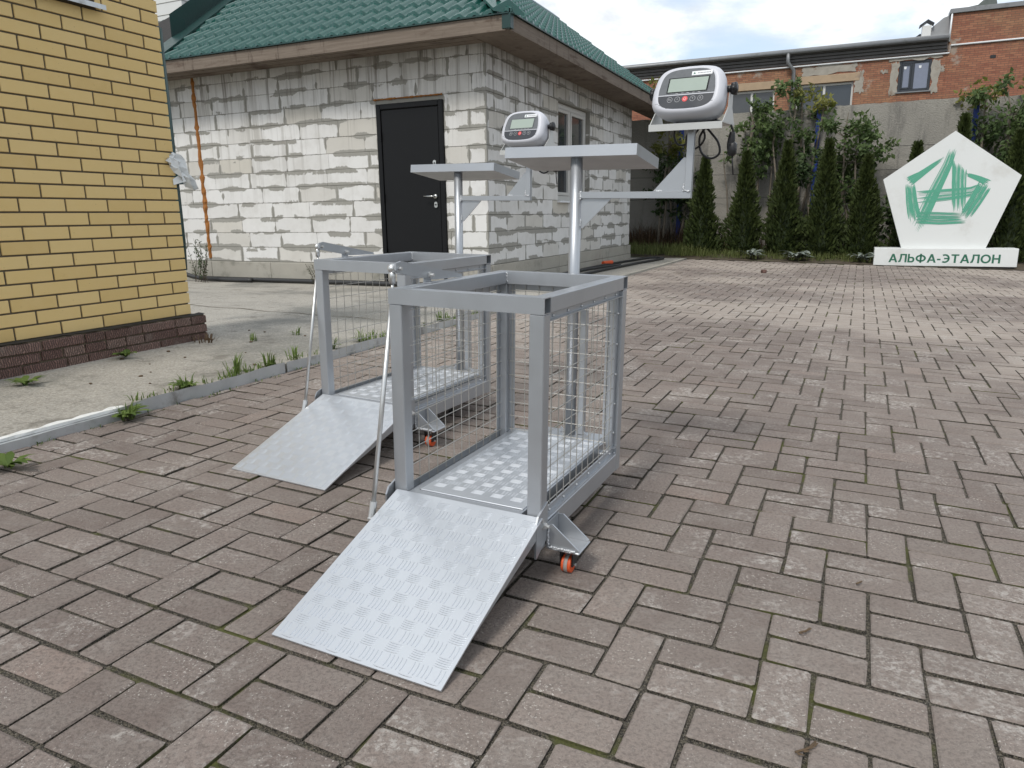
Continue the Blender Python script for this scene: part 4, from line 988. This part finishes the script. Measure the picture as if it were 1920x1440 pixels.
weed(-2.62, 1.43, 9, 6, .05, 'flat green weed at the left picture edge on the paving', 16, .10)
weed(-3.80, 2.80, 10, 3, .06, 'broad leaved green weed against the plinth bricks', 18, .10)
weed(-3.63, 2.12, 11, 3, .03, 'flat weed at the plinth foot near the left picture edge', 18, .085)
weed(-3.55, 3.55, 12, 14, .07, 'small sprig growing on the slab right of the yellow house', 2)
weed(-3.45, 3.85, 13, 16, .08, 'tiny sprig growing on the slab near the far scale', 2)
rr = random.Random(21); m_ = MB()
for _ in range(150):
    y = 2.1+3.4*rr.random(); dn = .5+.5*math.sin(y*5.1)+.4*math.sin(y*11.3+1)
    if rr.random() < dn: blades(m_, KERB_X-.03-abs(rr.gauss(0, .035)), y, slab_z(-2.9, y), rr.randrange(4, 10), rr.uniform(.02, .07), .03, rr, .003, .9)
for _ in range(60): blades(m_, KERB_X+.012+abs(rr.gauss(0, .012)), 1.2+4*rr.random(), -.004, 4, rr.uniform(.01, .03), .02, rr, .0025, 1.)
tag(obj('kerb_grass', m_, L_WEED, None, LG), 'thin low grass growing along the slab edge', 'grass', kind='stuff')
rr = random.Random(5); m_ = MB(); blades(m_, -3.80, 3.38, slab_z(-3.8, 3.4), 30, .07, .07, rr, .004, 1.2); tag(obj('dry_weed', m_, L_BROWN, None, LG), 'dead brown weed at the corner of the plinth', 'weed')
# tall dry weed by the orange foam seam and small plant at the plinth
def tallweed(x, y, hgt, mat_, sd_, label):
    rr = random.Random(sd_); o = thing('tall_weed', label, 'weed', LG @ T((x, y, slab_z(x, y)))); k = MB(); m_ = MB()
    for _ in range(5):
        a = Vector((rr.uniform(-.05, .05), rr.uniform(-.03, .03), 0)); tp = a+Vector((rr.uniform(-.18, .18), rr.uniform(-.05, .05), hgt*rr.uniform(.7, 1))); k.tube([a, a.lerp(tp, .5)+Vector((.02, 0, 0)), tp], [.005, .004, .002], 4)
        for _ in range(26): leafq(m_, a.lerp(tp, rr.uniform(.15, 1)), (rdir(rr)+Vector((0, 0, .2))).normalized(), rdir(rr), hgt*rr.uniform(.05, .10), hgt*.011, rr.random())
    obj('leaves', m_, mat_, o); obj('stem', k, BARK_D, o)
tallweed(-7.8, 7.05, .62, L_DARK, 3, 'leafy weed in front of the orange foam seam')
tallweed(-8.05, 7.15, .55, L_DARK, 6, 'dark weed beside the black pipe at the wall foot')
tallweed(-6.2, 7.35, .28, L_DARK, 4, 'small dark plant at the block house plinth')
# debris on the slab
for i in range(16):
    rr = random.Random(i+300); x, y = rr.uniform(-3.9, -2.95), rr.uniform(1.9, 3.9); m_ = MB(); m_.ball((0, 0, .004), rr.uniform(.006, .016), 6, 4, .45); m_.v = [(a*rr.uniform(.6, 1.5), b_*rr.uniform(.5, 1.2), c) for a, b_, c in m_.v]
    tag(obj('dead_leaf', m_, DRY, None, LG @ T((x, y, slab_z(x, y)))), 'small dark dry leaf scrap lying on the concrete slab', 'leaf', 'dry leaf scraps on the slab')
for i, (x, y, ln, lb) in enumerate(((-.028, 1.551, .035, 'small dark twig on the paving right of the near ramp'), (-.006, 1.164, .05, 'thin dry sprig on the paving near the lower picture edge'), (.084, 1.842, .02, 'tiny dark crumb on the paving at right'))):
    rr = random.Random(i+60); k = MB(); k.tube([(0, 0, .005), (ln*.4, ln*.3, .008), (ln*.6, ln*.8, .006)], .0022, 5)
    for q in range(4): leafq(k, Vector((ln*.15*q, ln*.18*q, .006)), Vector((1, -.4+.4*q, .2)).normalized(), Vector((0, 0, 1)), ln*.35, ln*.08, None)
    tag(obj('twig', k, DRY, None, LG @ T((x, y, 0))), lb, 'twig')
m_ = MB(); m_.box(-.035, .035, -.03, .03, 0, .05, .008); tag(obj('brick_fragment', m_, PLINTH, None, LG @ T((-1.21, 11.25, .0)) @ Matrix.Rotation(.6, 4, 'Z')), 'small brown brick fragment lying on the far paving', 'brick')
# hoses on the apron
def hose(pts, r_, label):
    P = [Vector((x, y, slab_z(x, y)+r_+.004+dz)) for x, y, dz in pts]; Q = []
    for i in range(len(P)-1):
        p0, p1, p2, p3 = P[max(i-1, 0)], P[i], P[i+1], P[min(i+2, len(P)-1)]
        for k in range(6):
            t_ = k/6; Q.append(.5*((2*p1)+(p2-p0)*t_+(2*p0-5*p1+4*p2-p3)*t_*t_+(3*p1-p0-3*p2+p3)*t_**3))
    Q.append(P[-1]); m_ = MB(); m_.tube(Q, r_, 7); return tag(obj('rubber_hose', m_, HOSE, None, LG, smooth=True), label, 'hose')
hose([(-3.62, 8.2, 0), (-3.66, 9.6, 0), (-3.68, 10.8, 0), (-3.62, 12.0, 0), (-3.45, 13.3, 0), (-3.22, 13.35, 0), (-3.18, 13.0, 0), (-3.28, 11.8, 0), (-3.36, 10.2, 0), (-3.40, 8.4, 0)], .02, 'black hose looped on the ground beside the block house side wall')
ho = hose([(-3.72, 8.6, 0), (-3.62, 10.2, 0), (-3.52, 11.1, 0), (-3.42, 11.4, 0)], .018, 'short black hose end with an orange connector by the plinth')
m_ = MB(); z_ = slab_z(-3.7, 11.5)+.05; m_.tube([(-3.70, 11.35, z_), (-3.64, 11.62, z_)], .032, 10); obj('connector', m_, ORANGE, ho)
hose([(-7.2, 7.26, 0), (-7.7, 7.24, 0), (-8.3, 7.2, .05), (-8.9, 7.1, .35), (-9.2, 7.0, .6)], .03, 'thick black pipe curving up the wall foot behind the yellow house')
hose([(-8.2, 7.34, 0), (-6.4, 7.36, 0), (-5, 7.38, 0), (-3.9, 7.36, 0)], .03, 'thick black pipe lying along the foot of the block house front')

# ------------------------------------------------------------------ cage scales
W_, L_, ZT, TB = .432, .640, .706, .039
NEAR = T((-.1214, 1.7455, 0)) @ Matrix.Rotation(-.4500, 4, 'Z')
FARM = T((-.5826, 2.7539, 0)) @ Matrix.Rotation(-.4800, 4, 'Z')
SC = thing('cage_scale', 'nearest silver livestock cage scale with ramp, pole and tray', 'scale', NEAR, 'silver cage scales on the paving')
h = W_/2
def part(name, mb, mat_=None, parent=None, smooth=False): return obj(name, mb, mat_ or SILVER, parent or SC, None, smooth)
# top ring: open-ended front and back rails, side rails between
for y in (0, L_-TB):
    m_ = MB(); m_.htube(-h, h, TB, TB, .0025, T((0, y, ZT-TB))); part('top_rail', m_)
for s_ in (-1, 1):
    m_ = MB(); x0 = s_*h-(TB if s_ > 0 else 0); m_.box(x0, x0+TB, TB+.0005, L_-TB-.0005, ZT-TB+.0003, ZT-.0003, .0015); part('top_rail', m_)
    for y in (0, L_-TB):
        m_ = MB(); m_.box(x0+.0006, x0+TB-.0006, y+.0006, y+TB-.0006, .088 if y > 0 else .10, ZT-TB-.0008, .002); part('post', m_)
    m_ = MB(); m_.box(x0+.001, x0+TB-.001, TB, L_-TB, .09, .146, .002); rl = part('base_rail', m_)
    # angle trim along the panel opening
    xi = s_*(h-.012); t2 = .0025
    for (y0, y1, z0, z1) in ((TB, L_-TB, .147, .167), (TB, L_-TB, ZT-TB-.020, ZT-TB-.001), (L_-TB-.020, L_-TB-.0005, .168, ZT-TB-.021)):
        m_ = MB(); m_.box(min(xi, xi-s_*t2), max(xi, xi-s_*t2), y0+.001, y1-.001, z0, z1); m_.box(min(xi, s_*(h-.002)), max(xi, s_*(h-.002)), y0+.001, y1-.001, z0 if z1-z0 < .1 else z0, (z0+t2) if z1-z0 < .1 else z0+t2); tr_ = part('angle_trim', m_)
        rv = MB()
        if z1-z0 < .1:
            for i in range(6): rv.ball((xi+s_*.001, y0+.04+i*(y1-y0-.08)/5, (z0+z1)/2), .0038, 7, 4)
        else:
            for i in range(5): rv.ball((xi+s_*.001, (y0+y1)/2, z0+.05+i*(z1-z0-.1)/4), .0038, 7, 4)
        part('rivet', rv, ZINC, tr_, True)
    # welded wire panel
    m_ = MB(); xm = s_*(h-.0185); P_ = .0472
    y = TB+.012
    while y < L_-TB-.01: m_.tube([(xm, y, .150), (xm, y, ZT-TB-.004)], .00125, 5, False); y += P_
    z_ = .172
    while z_ < ZT-TB-.01: m_.tube([(xm-s_*.0023, TB+.002, z_), (xm-s_*.0023, L_-TB-.002, z_)], .00125, 5, False); z_ += P_
    part('wire_mesh', m_, WIRE, None, True)
m_ = MB(); ym = L_-.0185; x = -h+TB+.012
while x < h-TB-.008: m_.tube([(x, ym, .150), (x, ym, ZT-TB-.004)], .00125, 5, False); x += .0472
z_ = .172
while z_ < ZT-TB-.01: m_.tube([(-h+TB+.002, ym-.0023, z_), (h-TB-.002, ym-.0023, z_)], .00125, 5, False); z_ += .0472
part('wire_mesh', m_, WIRE, None, True)
for (x0, x1, z0, z1) in ((-h+TB+.001, -h+TB+.020, .168, ZT-TB-.002), (h-TB-.020, h-TB-.001, .168, ZT-TB-.002), (-h+TB+.021, h-TB-.021, ZT-TB-.020, ZT-TB-.002)):
    m_ = MB(); m_.box(x0, x1, ym+.003, ym+.0055, z0, z1); part('angle_trim', m_)
m_ = MB(); m_.box(-h+TB, h-TB, L_-TB+.001, L_-.001, .09, .140, .002); part('base_rail', m_)
m_ = MB(); m_.box(-h+.002, h-.002, .004, TB-.002, .075, .100, .002); part('base_rail', m_)
# weld beads
def weld(P, r_, seed, parent=None):
    rr = random.Random(seed); m_ = MB()
    for a_, b2 in zip(P, P[1:]):
        A, B = Vector(a_), Vector(b2); n_ = max(2, int((B-A).length/(r_*1.3)))
        for i in range(n_): m_.ball(A.lerp(B, i/n_)+rdir(rr)*r_*.35, r_*rr.uniform(.75, 1.15), 6, 4)
    return part('weld_bead', m_, WELD, parent, True)
weld([(-h+TB+.002, L_-TB-.002, ZT-.004), (-h+TB+.002, L_-TB-.002, ZT-TB+.004)], .0032, 1)
weld([(h-TB-.002, L_-TB-.002, ZT-.004), (h-TB-.002, L_-TB-.002, ZT-TB+.004)], .0032, 2)
weld([(h-TB, L_-TB-.002, .149), (h-.002, L_-TB-.002, .149)], .005, 3)
# platform
m_ = MB(); m_.box(-.178, .156, .002, .662, .122, .163, .003); pf = part('platform', m_)
m_ = MB(); m_.box(-.152, .153, .030, .636, .1632, .1662, .001); dkp = part('deck_plate', m_, PLATE, pf)
m_ = MB()
for (x0, x1, y0, y1) in ((-.1545, -.1525, .03, .636), (-.1545, .155, .636, .638)): m_.box(x0, x1, y0, y1, .1628, .1634)
part('gap_seam', m_, BLACK, pf)
def treads(m_, x0, x1, y0, y1, pit, f):
    # five-bar pattern: groups of bars along the length on a grid, groups of bars across in the gaps
    for j in range(int((y1-y0)/pit)+2):
        for i in range(int((x1-x0)/pit)+3):
            for al in (0, 1):
                x, y = (x0+pit*(i-.08), y0+pit*(j-.1)) if al else (x0+pit*(i-.48), y0+pit*(j+.4))
                for k in range(5):
                    o_, l_ = (k-2)*pit*(.165 if al else .088), pit*(.26 if al else .30); w2 = pit*.034
                    q = [(-l_, 0, 0), (-l_*.45, w2, 0), (l_*.45, w2, 0), (l_, 0, 0), (l_*.45, -w2, 0), (-l_*.45, -w2, 0)]
                    q += [(a_*.9, b_*.55, .0017) for a_, b_, _ in q]
                    P = [((x+o_+b_, y+a_, c) if al else (x+a_, y+o_+b_, c)) for a_, b_, c in q]
                    if min(p[0] for p in P) < x0-.006 or max(p[0] for p in P) > x1+.006 or min(p[1] for p in P) < y0-.004 or max(p[1] for p in P) > y1+.004: continue
                    fs = [(e_, 6+e_, 6+(e_+1) % 6, (e_+1) % 6) for e_ in range(6)]+[tuple(range(11, 5, -1))]
                    m_.add([f(*p) for p in P], fs if not al else [tuple(reversed(z)) for z in fs])
m_ = MB(); treads(m_, -.148, .150, .055, .632, .058, lambda x, y, z_: (x, y, .1662+z_*.4)); tag(part('tread_pattern', m_, PLATE_D, pf), kind='stuff')
# ramp
ra, rb = Vector((0, -.004, .1685)), Vector((0, -.486, .006)); rd = (rb-ra).normalized(); rn = Vector((0, -rd.z, rd.y)); rn = -rn if rn.z < 0 else rn; RLn = (rb-ra).length
rf = lambda x, s_, z_: ra+rd*s_+rn*z_+Vector((x, 0, 0))
X0, X1 = -.205, .222
m_ = MB(); m_.box(X0, X1, 0, RLn, -.004, 0); m_.v = [tuple(rf(*v)) for v in m_.v]; m_.f = [tuple(reversed(q)) for q in m_.f]
rp_ = part('ramp', m_, PLATE)
for x0 in (X0+.004, X1-.008):
    m_ = MB(); m_.add([rf(x0, .005, -.0045), rf(x0, RLn-.06, -.0045), rf(x0, .03, -.038), rf(x0, .005, -.038), rf(x0+.004, .005, -.0045), rf(x0+.004, RLn-.06, -.0045), rf(x0+.004, .03, -.038), rf(x0+.004, .005, -.038)], [(0, 1, 2, 3), (7, 6, 5, 4), (0, 4, 5, 1), (1, 5, 6, 2), (2, 6, 7, 3), (3, 7, 4, 0)])
    part('ramp_flange', m_, SILVER, rp_)
m_ = MB(); treads(m_, X0+.008, X1-.008, .006, RLn-.006, .0603, lambda x, y, z_: tuple(rf(x, y, z_))); m_.f = [tuple(reversed(q)) for q in m_.f]
tag(part('tread_pattern', m_, PLATE, rp_), kind='stuff')
m_ = MB(); m_.tube([(X0, .002, .158), (X1, .002, .158)], .006, 8); part('hinge_pin', m_, ZINC, rp_)
# hinge plates
for s_ in (1, -1):
    x = s_*(h+.003); poly = [(-.032, .070), (-.032, .160), (-.020, .178), (.036, .196), (.036, .100)]
    m_ = MB(); m_.prism([(p_[0], p_[1]) for p_ in poly], 0, .005, T((x, 0, 0)) @ Matrix.Rotation(math.pi/2, 4, 'Z')); hp = part('hinge_plate', m_)
    m_ = MB(); bx = x+(0 if s_ > 0 else -.005); m_.tube([(bx, .012, .142), (bx+s_*.002, .012, .142)], .011, 12); m_.tube([(bx, .012, .142), (bx+s_*.009, .012, .142)], .0085, 6); m_.tube([(bx, .012, .142), (bx+s_*.016, .012, .142)], .0045, 8); part('bolt', m_, ZINC, hp)
# caster bracket on the right
m_ = MB()
for y in (.036, .108):
    m_.prism([(h+.004, .136), (h+.004, .076), (h+.088, .076), (h+.088, .080), (h+.016, .138)], y, y+.004)
m_.box(h+.004, h+.090, .033, .116, .070, .0757, .002); m_.box(h+.0006, h+.0038, .036, .112, .072, .14); br_ = part('caster_bracket', m_)
weld([(h+.006, .034, .130), (h+.006, .034, .080)], .0032, 6, br_); weld([(h+.008, .033, .078), (h+.082, .033, .078)], .0032, 7, br_)
cx, cy, wr = h+.047, .072, .0235
m_ = MB(); m_.box(cx-.02, cx+.02, cy-.02, cy+.02, .062, .0697, .002); m_.box(cx-.018, cx-.0145, cy-.015, cy+.015, .022, .062); m_.box(cx+.0145, cx+.018, cy-.015, cy+.015, .022, .062); ca = part('caster_fork', m_, BLACK)
m_ = MB(); m_.tube([(cx-.013, cy, wr), (cx-.012, cy, wr), (cx-.005, cy, wr)], [wr-.004, wr-.001, wr], 20); m_.tube([(cx+.005, cy, wr), (cx+.012, cy, wr), (cx+.013, cy, wr)], [wr, wr-.001, wr-.004], 20); part('wheel', m_, ORANGE, ca, True)
m_ = MB(); m_.tube([(cx-.005, cy, wr), (cx+.005, cy, wr)], wr+.0003, 20); part('tread', m_, GREYRUB, ca, True)
m_ = MB(); m_.tube([(cx-.021, cy, wr), (cx+.021, cy, wr)], .004, 8); part('axle', m_, ZINC, ca)
for (x, y) in ((-.1, .12), (.08, L_-.12), (-.1, L_-.12)):
    m_ = MB(); m_.tube([(x, y, .001), (x, y, .012), (x, y, .013), (x, y, .10)], [.019, .019, .007, .007], 12); part('foot', m_, BLACK)
# counterweight lever and rod on the left
lx = -h-.0
m_ = MB(); m_.prism([(.022, .768), (.046, .772), (.20, .744), (.355, .716), (.36, .708), (.20, .712), (.03, .742), (.021, .750)], 0, .005, T((lx+.012, 0, 0)) @ Matrix.Rotation(math.pi/2, 4, 'Z')); lv = part('lever', m_)
m_ = MB(); m_.box(-h+.004, -h+.007, .158, .196, ZT, .744, .001); m_.box(-h+.004, -h+.03, .158, .196, ZT+.0005, ZT+.003); lb_ = part('lever_bracket', m_)
m_ = MB(); m_.tube([(-h-.004, .177, .727), (-h+.018, .177, .727)], .0085, 6); m_.tube([(-h-.006, .177, .727), (-h+.028, .177, .727)], .0045, 8); part('bolt', m_, ZINC, lb_)
m_ = MB(); m_.tube([(-h-.006, .037, .754), (-h+.012, .037, .754)], .0085, 6); m_.tube([(-h-.01, .037, .754), (-h+.020, .037, .754)], .0045, 8); part('bolt', m_, ZINC, lv)
rx = -h-.0085
m_ = MB(); m_.ball((rx, .034, .753), .0125, 12, 8); m_.tube([(rx, .034, .748), (rx, .0338, .735), (rx, .033, .715)], [.008, .0085, .0085], 10); rodp = part('ball_joint', m_, ZINC, None, True)
m_ = MB(); m_.tube([(rx, .033, .715), (rx, .031, .690)], .004, 8); m_.tube([(rx, .031, .690), (rx, -.085, .150)], .0062, 10); rod = part('push_rod', m_, ZINC, None, True)
m_ = MB(); m_.tube([(rx, -.083, .158), (rx, -.094, .118)], .0095, 10); m_.box(rx-.004, X0+.003, -.108, -.088, .112, .122, .001); part('rod_end', m_, ZINC, rod)
# rear support, pole, tray, arm
px, py = .020, .692
m_ = MB(); m_.box(-.10, .13, .6635, .735, .146, .160, .002); part('rear_plate', m_)
m_ = MB(); m_.box(px+.022, px+.045, py+.002, py+.030, .161, .60, .001); part('support_tube', m_)
m_ = MB(); m_.tube([(px, py, .1605), (px, py, 1.064)], .0188, 24); part('pole', m_, None, None, True)
for (ax, ay) in ((-.038, .01), (.05, -.01)):
    m_ = MB(); m_.prism([(0, 0), (.024, 0), (0, .018)], 0, .004, T((px+ax, py+ay, .1605))); part('gusset', m_)
TRM = T((px-.016, py-.034, 1.060)) @ Matrix.Rotation(math.radians(-1.0), 4, 'Z') @ Matrix.Rotation(math.radians(-7.0), 4, 'X')
m_ = MB(); tw, td, tt = .216, .232, .033
m_.box(-tw, tw, 0, td, 0, .003, 0, TRM); tr_ = part('tray', m_)
for q in ((-tw, tw, -.0025, 0, 0, tt), (-tw, tw, td, td+.0025, 0, tt), (-tw-.0025, -tw, -.0025, td+.0025, 0, tt), (tw, tw+.0025, -.0025, td+.0025, 0, tt)):
    m_ = MB(); m_.box(*q, 0, TRM); part('tray_rim', m_, None, tr_)
AE = px+.352
m_ = MB(); m_.box(px+.017, AE+.010, py-.010, py+.010, .936, .956, .001); part('arm', m_)
m_ = MB(); m_.box(AE-.010, AE+.010, py-.0102, py+.0102, .9565, 1.138, .001); part('upright', m_)
m_ = MB(); m_.prism([(AE-.105, .9565), (AE-.0105, .9565), (AE-.0105, 1.052), (AE-.018, 1.052)], py-.002, py+.002); part('gusset', m_)
m_ = MB(); m_.prism([(px+.018, .9355), (px+.018, .845), (px+.026, .845), (px+.118, .9355)], py-.002, py+.002); part('gusset', m_)
weld([(px+.019, py-.008, .956), (px+.019, py-.011, .93)], .0035, 9); weld([(AE-.10, py-.004, .958), (AE-.075, py-.004, .958)], .003, 10); weld([(AE-.012, py-.008, .975), (AE-.012, py-.011, .958), (AE+.008, py-.011, .957)], .003, 11); weld([(px+.019, py-.004, .87), (px+.019, py-.004, .85)], .0028, 12)

# ------------------------------------------------------------------ weighing indicator on its bracket
IX, IY = AE, py
IND = thing('weighing_indicator', 'large grey weighing indicator on the near scale arm, in front of sky', 'indicator', NEAR @ T((IX, IY, 1.138)) @ Matrix.Rotation(math.radians(-7), 4, 'Z'), 'weighing indicators on bracket arms')
def ip(name, mb, mat_, parent=None, smooth=False): return obj(name, mb, mat_, parent or IND, None, smooth)
m_ = MB(); bw = .107
m_.box(-bw, bw, -.062, .048, 0, .0025); m_.box(-bw, bw, -.0645, -.062, -.016, .0025)
for s_ in (-1, 1):
    m_.prism([(-.058, .0028), (.046, .0028), (.018, .045), (.016, .092), (.008, .102), (-.006, .102), (-.014, .092), (-.016, .045)], 0, .0025, T((s_*bw+(.0 if s_ > 0 else .0025), 0, 0)) @ Matrix.Rotation(math.pi/2, 4, 'Z'))
bk = ip('bracket', m_, plain('bracket_white_steel', (.52, .52, .50), .4, metal=.3))
TI = T((0, -.058, .092)) @ Matrix.Rotation(math.radians(-20), 4, 'X')
def outline(sx, sz, n_=56, dz=0.):
    P = []
    for i in range(n_):
        a_ = 2*math.pi*i/n_; c, s_ = math.cos(a_), math.sin(a_); e_ = .44
        x = abs(c)**e_*(1 if c > 0 else -1); z_ = abs(s_)**e_*(1 if s_ > 0 else -1)
        x *= 1-.10*max(0, z_)-.03*max(0, -z_)**3; z_ += (-.10*(1-x*x)*0 if z_ > 0 else -.10*(1-x*x))+(.10*(1-x*x) if z_ > 0 else 0)
        P.append((x*sx, z_*sz+dz))
    return P
HW, HH = .1035, .0655
def loft(rings, cap0=True, cap1=True):
    m_ = MB(); n_ = len(rings[0][0]); vs = []
    for (P, y) in rings: vs += [TI @ Vector((x, y, z_)) for x, z_ in P]
    fs = []
    for r_ in range(len(rings)-1):
        for k in range(n_): fs.append((r_*n_+k, r_*n_+(k+1) % n_, (r_+1)*n_+(k+1) % n_, (r_+1)*n_+k))
    if cap0: fs.append(tuple(reversed(range(n_))))
    if cap1: fs.append(tuple(range((len(rings)-1)*n_, len(rings)*n_)))
    m_.add(vs, [tuple(reversed(f)) for f in fs]); return m_
ho = ip('housing', loft([(outline(HW*.80, HH*.80), -.004), (outline(HW*.86, HH*.86), -.0045), (outline(HW*.93, HH*.93), .000), (outline(HW*.985, HH*.985), .008), (outline(HW, HH), .018), (outline(HW*.995, HH*.99), .034), (outline(HW*.93, HH*.90), .065), (outline(HW*.84, HH*.80), .088), (outline(HW*.78, HH*.74), .092)]), HOUSING, None, True)
def flat(P, y, t_=.0008):
    m_ = MB(); m_.prism(P, y, y-t_, TI); return m_
cuts = outline(HW*.775, HH*.80)
upper = [p for p in cuts if p[1] > -.0148]; upper = sorted(upper, key=lambda p: math.atan2(p[1]+.01, p[0]))
lower = [p for p in cuts if p[1] < -.0185]; lower = sorted(lower, key=lambda p: math.atan2(p[1], p[0]))
xu = max(p[0] for p in upper); 
dw = ip('display_window', flat([(xu, -.0148)]+upper+[(-xu, -.0148)], -.0042), PANEL2)
xl = max(p[0] for p in lower)
kp = ip('keypad', flat(lower+[(xl, -.0185), (-xl, -.0185)][::1], -.0042), PANEL)
ip('lcd_screen', flat([(-.054, -.0085), (.056, -.0085), (.058, .030), (-.052, .030)], -.0051), LCD, dw)
ip('lcd_bezel', flat([(-.058, -.0115), (.060, -.0115), (.062, .033), (-.056, .033)], -.0048, .0002), plain('bezel_grey', (.075, .078, .082), .3), dw)
ip('label_sticker', flat([(.008, .0365), (.066, .0365), (.066, .0480), (.008, .0480)], -.0052), WHITE, dw)
for i in range(9):
    x = .0245+i*.0042; ip('sticker_print', flat([(x, .0412), (x+.003, .0412), (x+.003, .0432), (x, .0432)], -.0060, .0002), MARKD, dw)
ip('sticker_print', flat([(.012, .0398), (.019, .0398), (.0155, .0462)], -.0060, .0002), SIGNT, dw)
for (x, z_) in ((-.03, -.0128), (-.014, -.0128), (.002, -.0128), (.018, -.0128), (.034, -.0128)):
    ip('display_mark', flat([(x, z_-.0007), (x+.007, z_-.0007), (x+.007, z_+.0007), (x, z_+.0007)], -.0052, .0002), MARK, dw)
for i, (gx, ch) in enumerate(((-.044, 'Fn'), (-.022, '+'), (0, None), (.022, 'T'), (.044, '0'))):
    gz = -.0305; m_ = MB(); n_ = 24; vs = []
    for r_ in (.0078, .0070):
        vs += [TI @ Vector((gx+r_*math.cos(2*math.pi*k/n_), -.0052, gz+r_*math.sin(2*math.pi*k/n_))) for k in range(n_)]
    if ch: m_.add(vs, [(k, (k+1) % n_, n_+(k+1) % n_, n_+k) for k in range(n_)])
    else:
        m_.add([TI @ Vector((gx+.0080*math.cos(2*math.pi*k/n_), -.0055, gz+.0080*math.sin(2*math.pi*k/n_))) for k in range(n_)], [tuple(range(n_))])
    bt = ip('button', m_, MARK if ch else RED, kp)
    if ch:
        tm = text_mesh(ch, .0085, .0001); tm.materials.append(MARK); o = link('button_print', tm, kp, TI @ T((gx, -.0054, gz)) @ STAND)
    else:
        m_ = MB(); m_.tube([TI @ Vector((gx+.0034*math.sin(a_), -.0058, gz+.0034*math.cos(a_))) for a_ in [.7+k*.43 for k in range(12)]], .0005, 4); m_.tube([TI @ Vector((gx, -.0058, gz+.001)), TI @ Vector((gx, -.0058, gz+.0042))], .0005, 4); ip('button_print', m_, WHITE, kp)
for (x0, z0, n_, dx, dz) in ((-.086, -.040, 4, .011, -.0048), (.040, -.0545, 4, .011, .0048)):
    for i in range(n_):
        x, z_ = x0+i*dx, z0+i*dz; q = MB(); q.prism([(x, z_-.0006), (x+.008, z_-.0006), (x+.008, z_+.0006), (x, z_+.0006)], -.0006, -.0009, TI @ T((0, -.0035, 0))); ip('unit_print', q, MARKD, ho)
for s_ in (-1, 1):
    m_ = MB(); m_.tube([(s_*.098, -.012, .091), (s_*.112, -.012, .091)], .009, 10)
    for k in range(6):
        a_ = k*math.pi/3; m_.tube([(s_*.112, -.012+.008*math.cos(a_), .091+.008*math.sin(a_)), (s_*.124, -.012+.009*math.cos(a_), .091+.009*math.sin(a_))], [.008, .0095], 8)
    m_.tube([(s_*.110, -.012, .091), (s_*.126, -.012, .091)], .012, 14); ip('knob', m_, BLACK, None, True)
def spline(P, k=8):
    P = [Vector(p) for p in P]; Q = []
    for i in range(len(P)-1):
        p0, p1, p2, p3 = P[max(i-1, 0)], P[i], P[i+1], P[min(i+2, len(P)-1)]
        for j in range(k):
            t_ = j/k; Q.append(.5*((2*p1)+(p2-p0)*t_+(2*p0-5*p1+4*p2-p3)*t_*t_+(3*p1-p0-3*p2+p3)*t_**3))
    return Q+[P[-1]]
m_ = MB(); m_.tube(spline([(-.05, .02, .045), (-.06, .03, .01), (-.066, .035, -.02), (-.055, .038, -.045), (-.03, .04, -.045), (.0, .035, -.015), (.01, .03, -.004)]), .0032, 7); ip('cable', m_, BLACK, None, True)
m_ = MB(); m_.tube(spline([(.03, .03, -.002), (.012, .035, -.03), (.018, .04, -.07), (.045, .045, -.088), (.07, .045, -.075), (.066, .042, -.045), (.045, .038, -.018), (.03, .034, -.002)]), .0034, 7); ip('cable', m_, BLACK, None, True)
m_ = MB(); m_.tube(spline([(.02, .03, -.002), (.028, .034, -.03), (.01, .036, -.055), (-.02, .036, -.06), (-.028, .034, -.03), (-.014, .032, -.003)]), .0030, 7); ip('cable', m_, BLACK, None, True)
m_ = MB(); m_.tube([(-.045, -.01, .008), (-.02, -.005, .014), (.03, -.005, .010), (.06, .0, .012), (.078, .01, .006)], .0065, 8); ip('plug', m_, BLACK, None, True)
AD = MB(); AD.tube(spline([(.106, .02, .0), (.110, .026, -.012), (.111, .03, -.02)]), .003, 6)
AD.tube(spline([(.109, .03, -.018), (.107, .032, -.035), (.105, .033, -.06), (.108, .034, -.075)]), [.007+.004*math.sin(i*.13) for i in range(25)], 8)
AD.box(.098, .122, .022, .046, -.084, -.045, .006); AD.tube([(.112, .034, -.084), (.114, .034, -.105), (.118, .034, -.135)], .0022, 6); ip('power_adapter', AD, BLACK, None, True)

# second scale and its indicator
kids = KIDS()
s2 = copy_tree(SC, None, kids); s2.matrix_basis = FARM; s2['label'] = 'farther silver cage scale standing behind, partly hidden by the near one'
i2 = copy_tree(IND, None, kids); i2.matrix_basis = FARM @ T((IX, IY, 1.138)) @ Matrix.Rotation(math.radians(-7), 4, 'Z'); i2['label'] = 'small looking grey indicator on the far scale arm, before the block wall'
for o in bpy.data.objects:
    if o.type == 'MESH' and o.name.split('.')[0] in ('dead_leaf',): pass
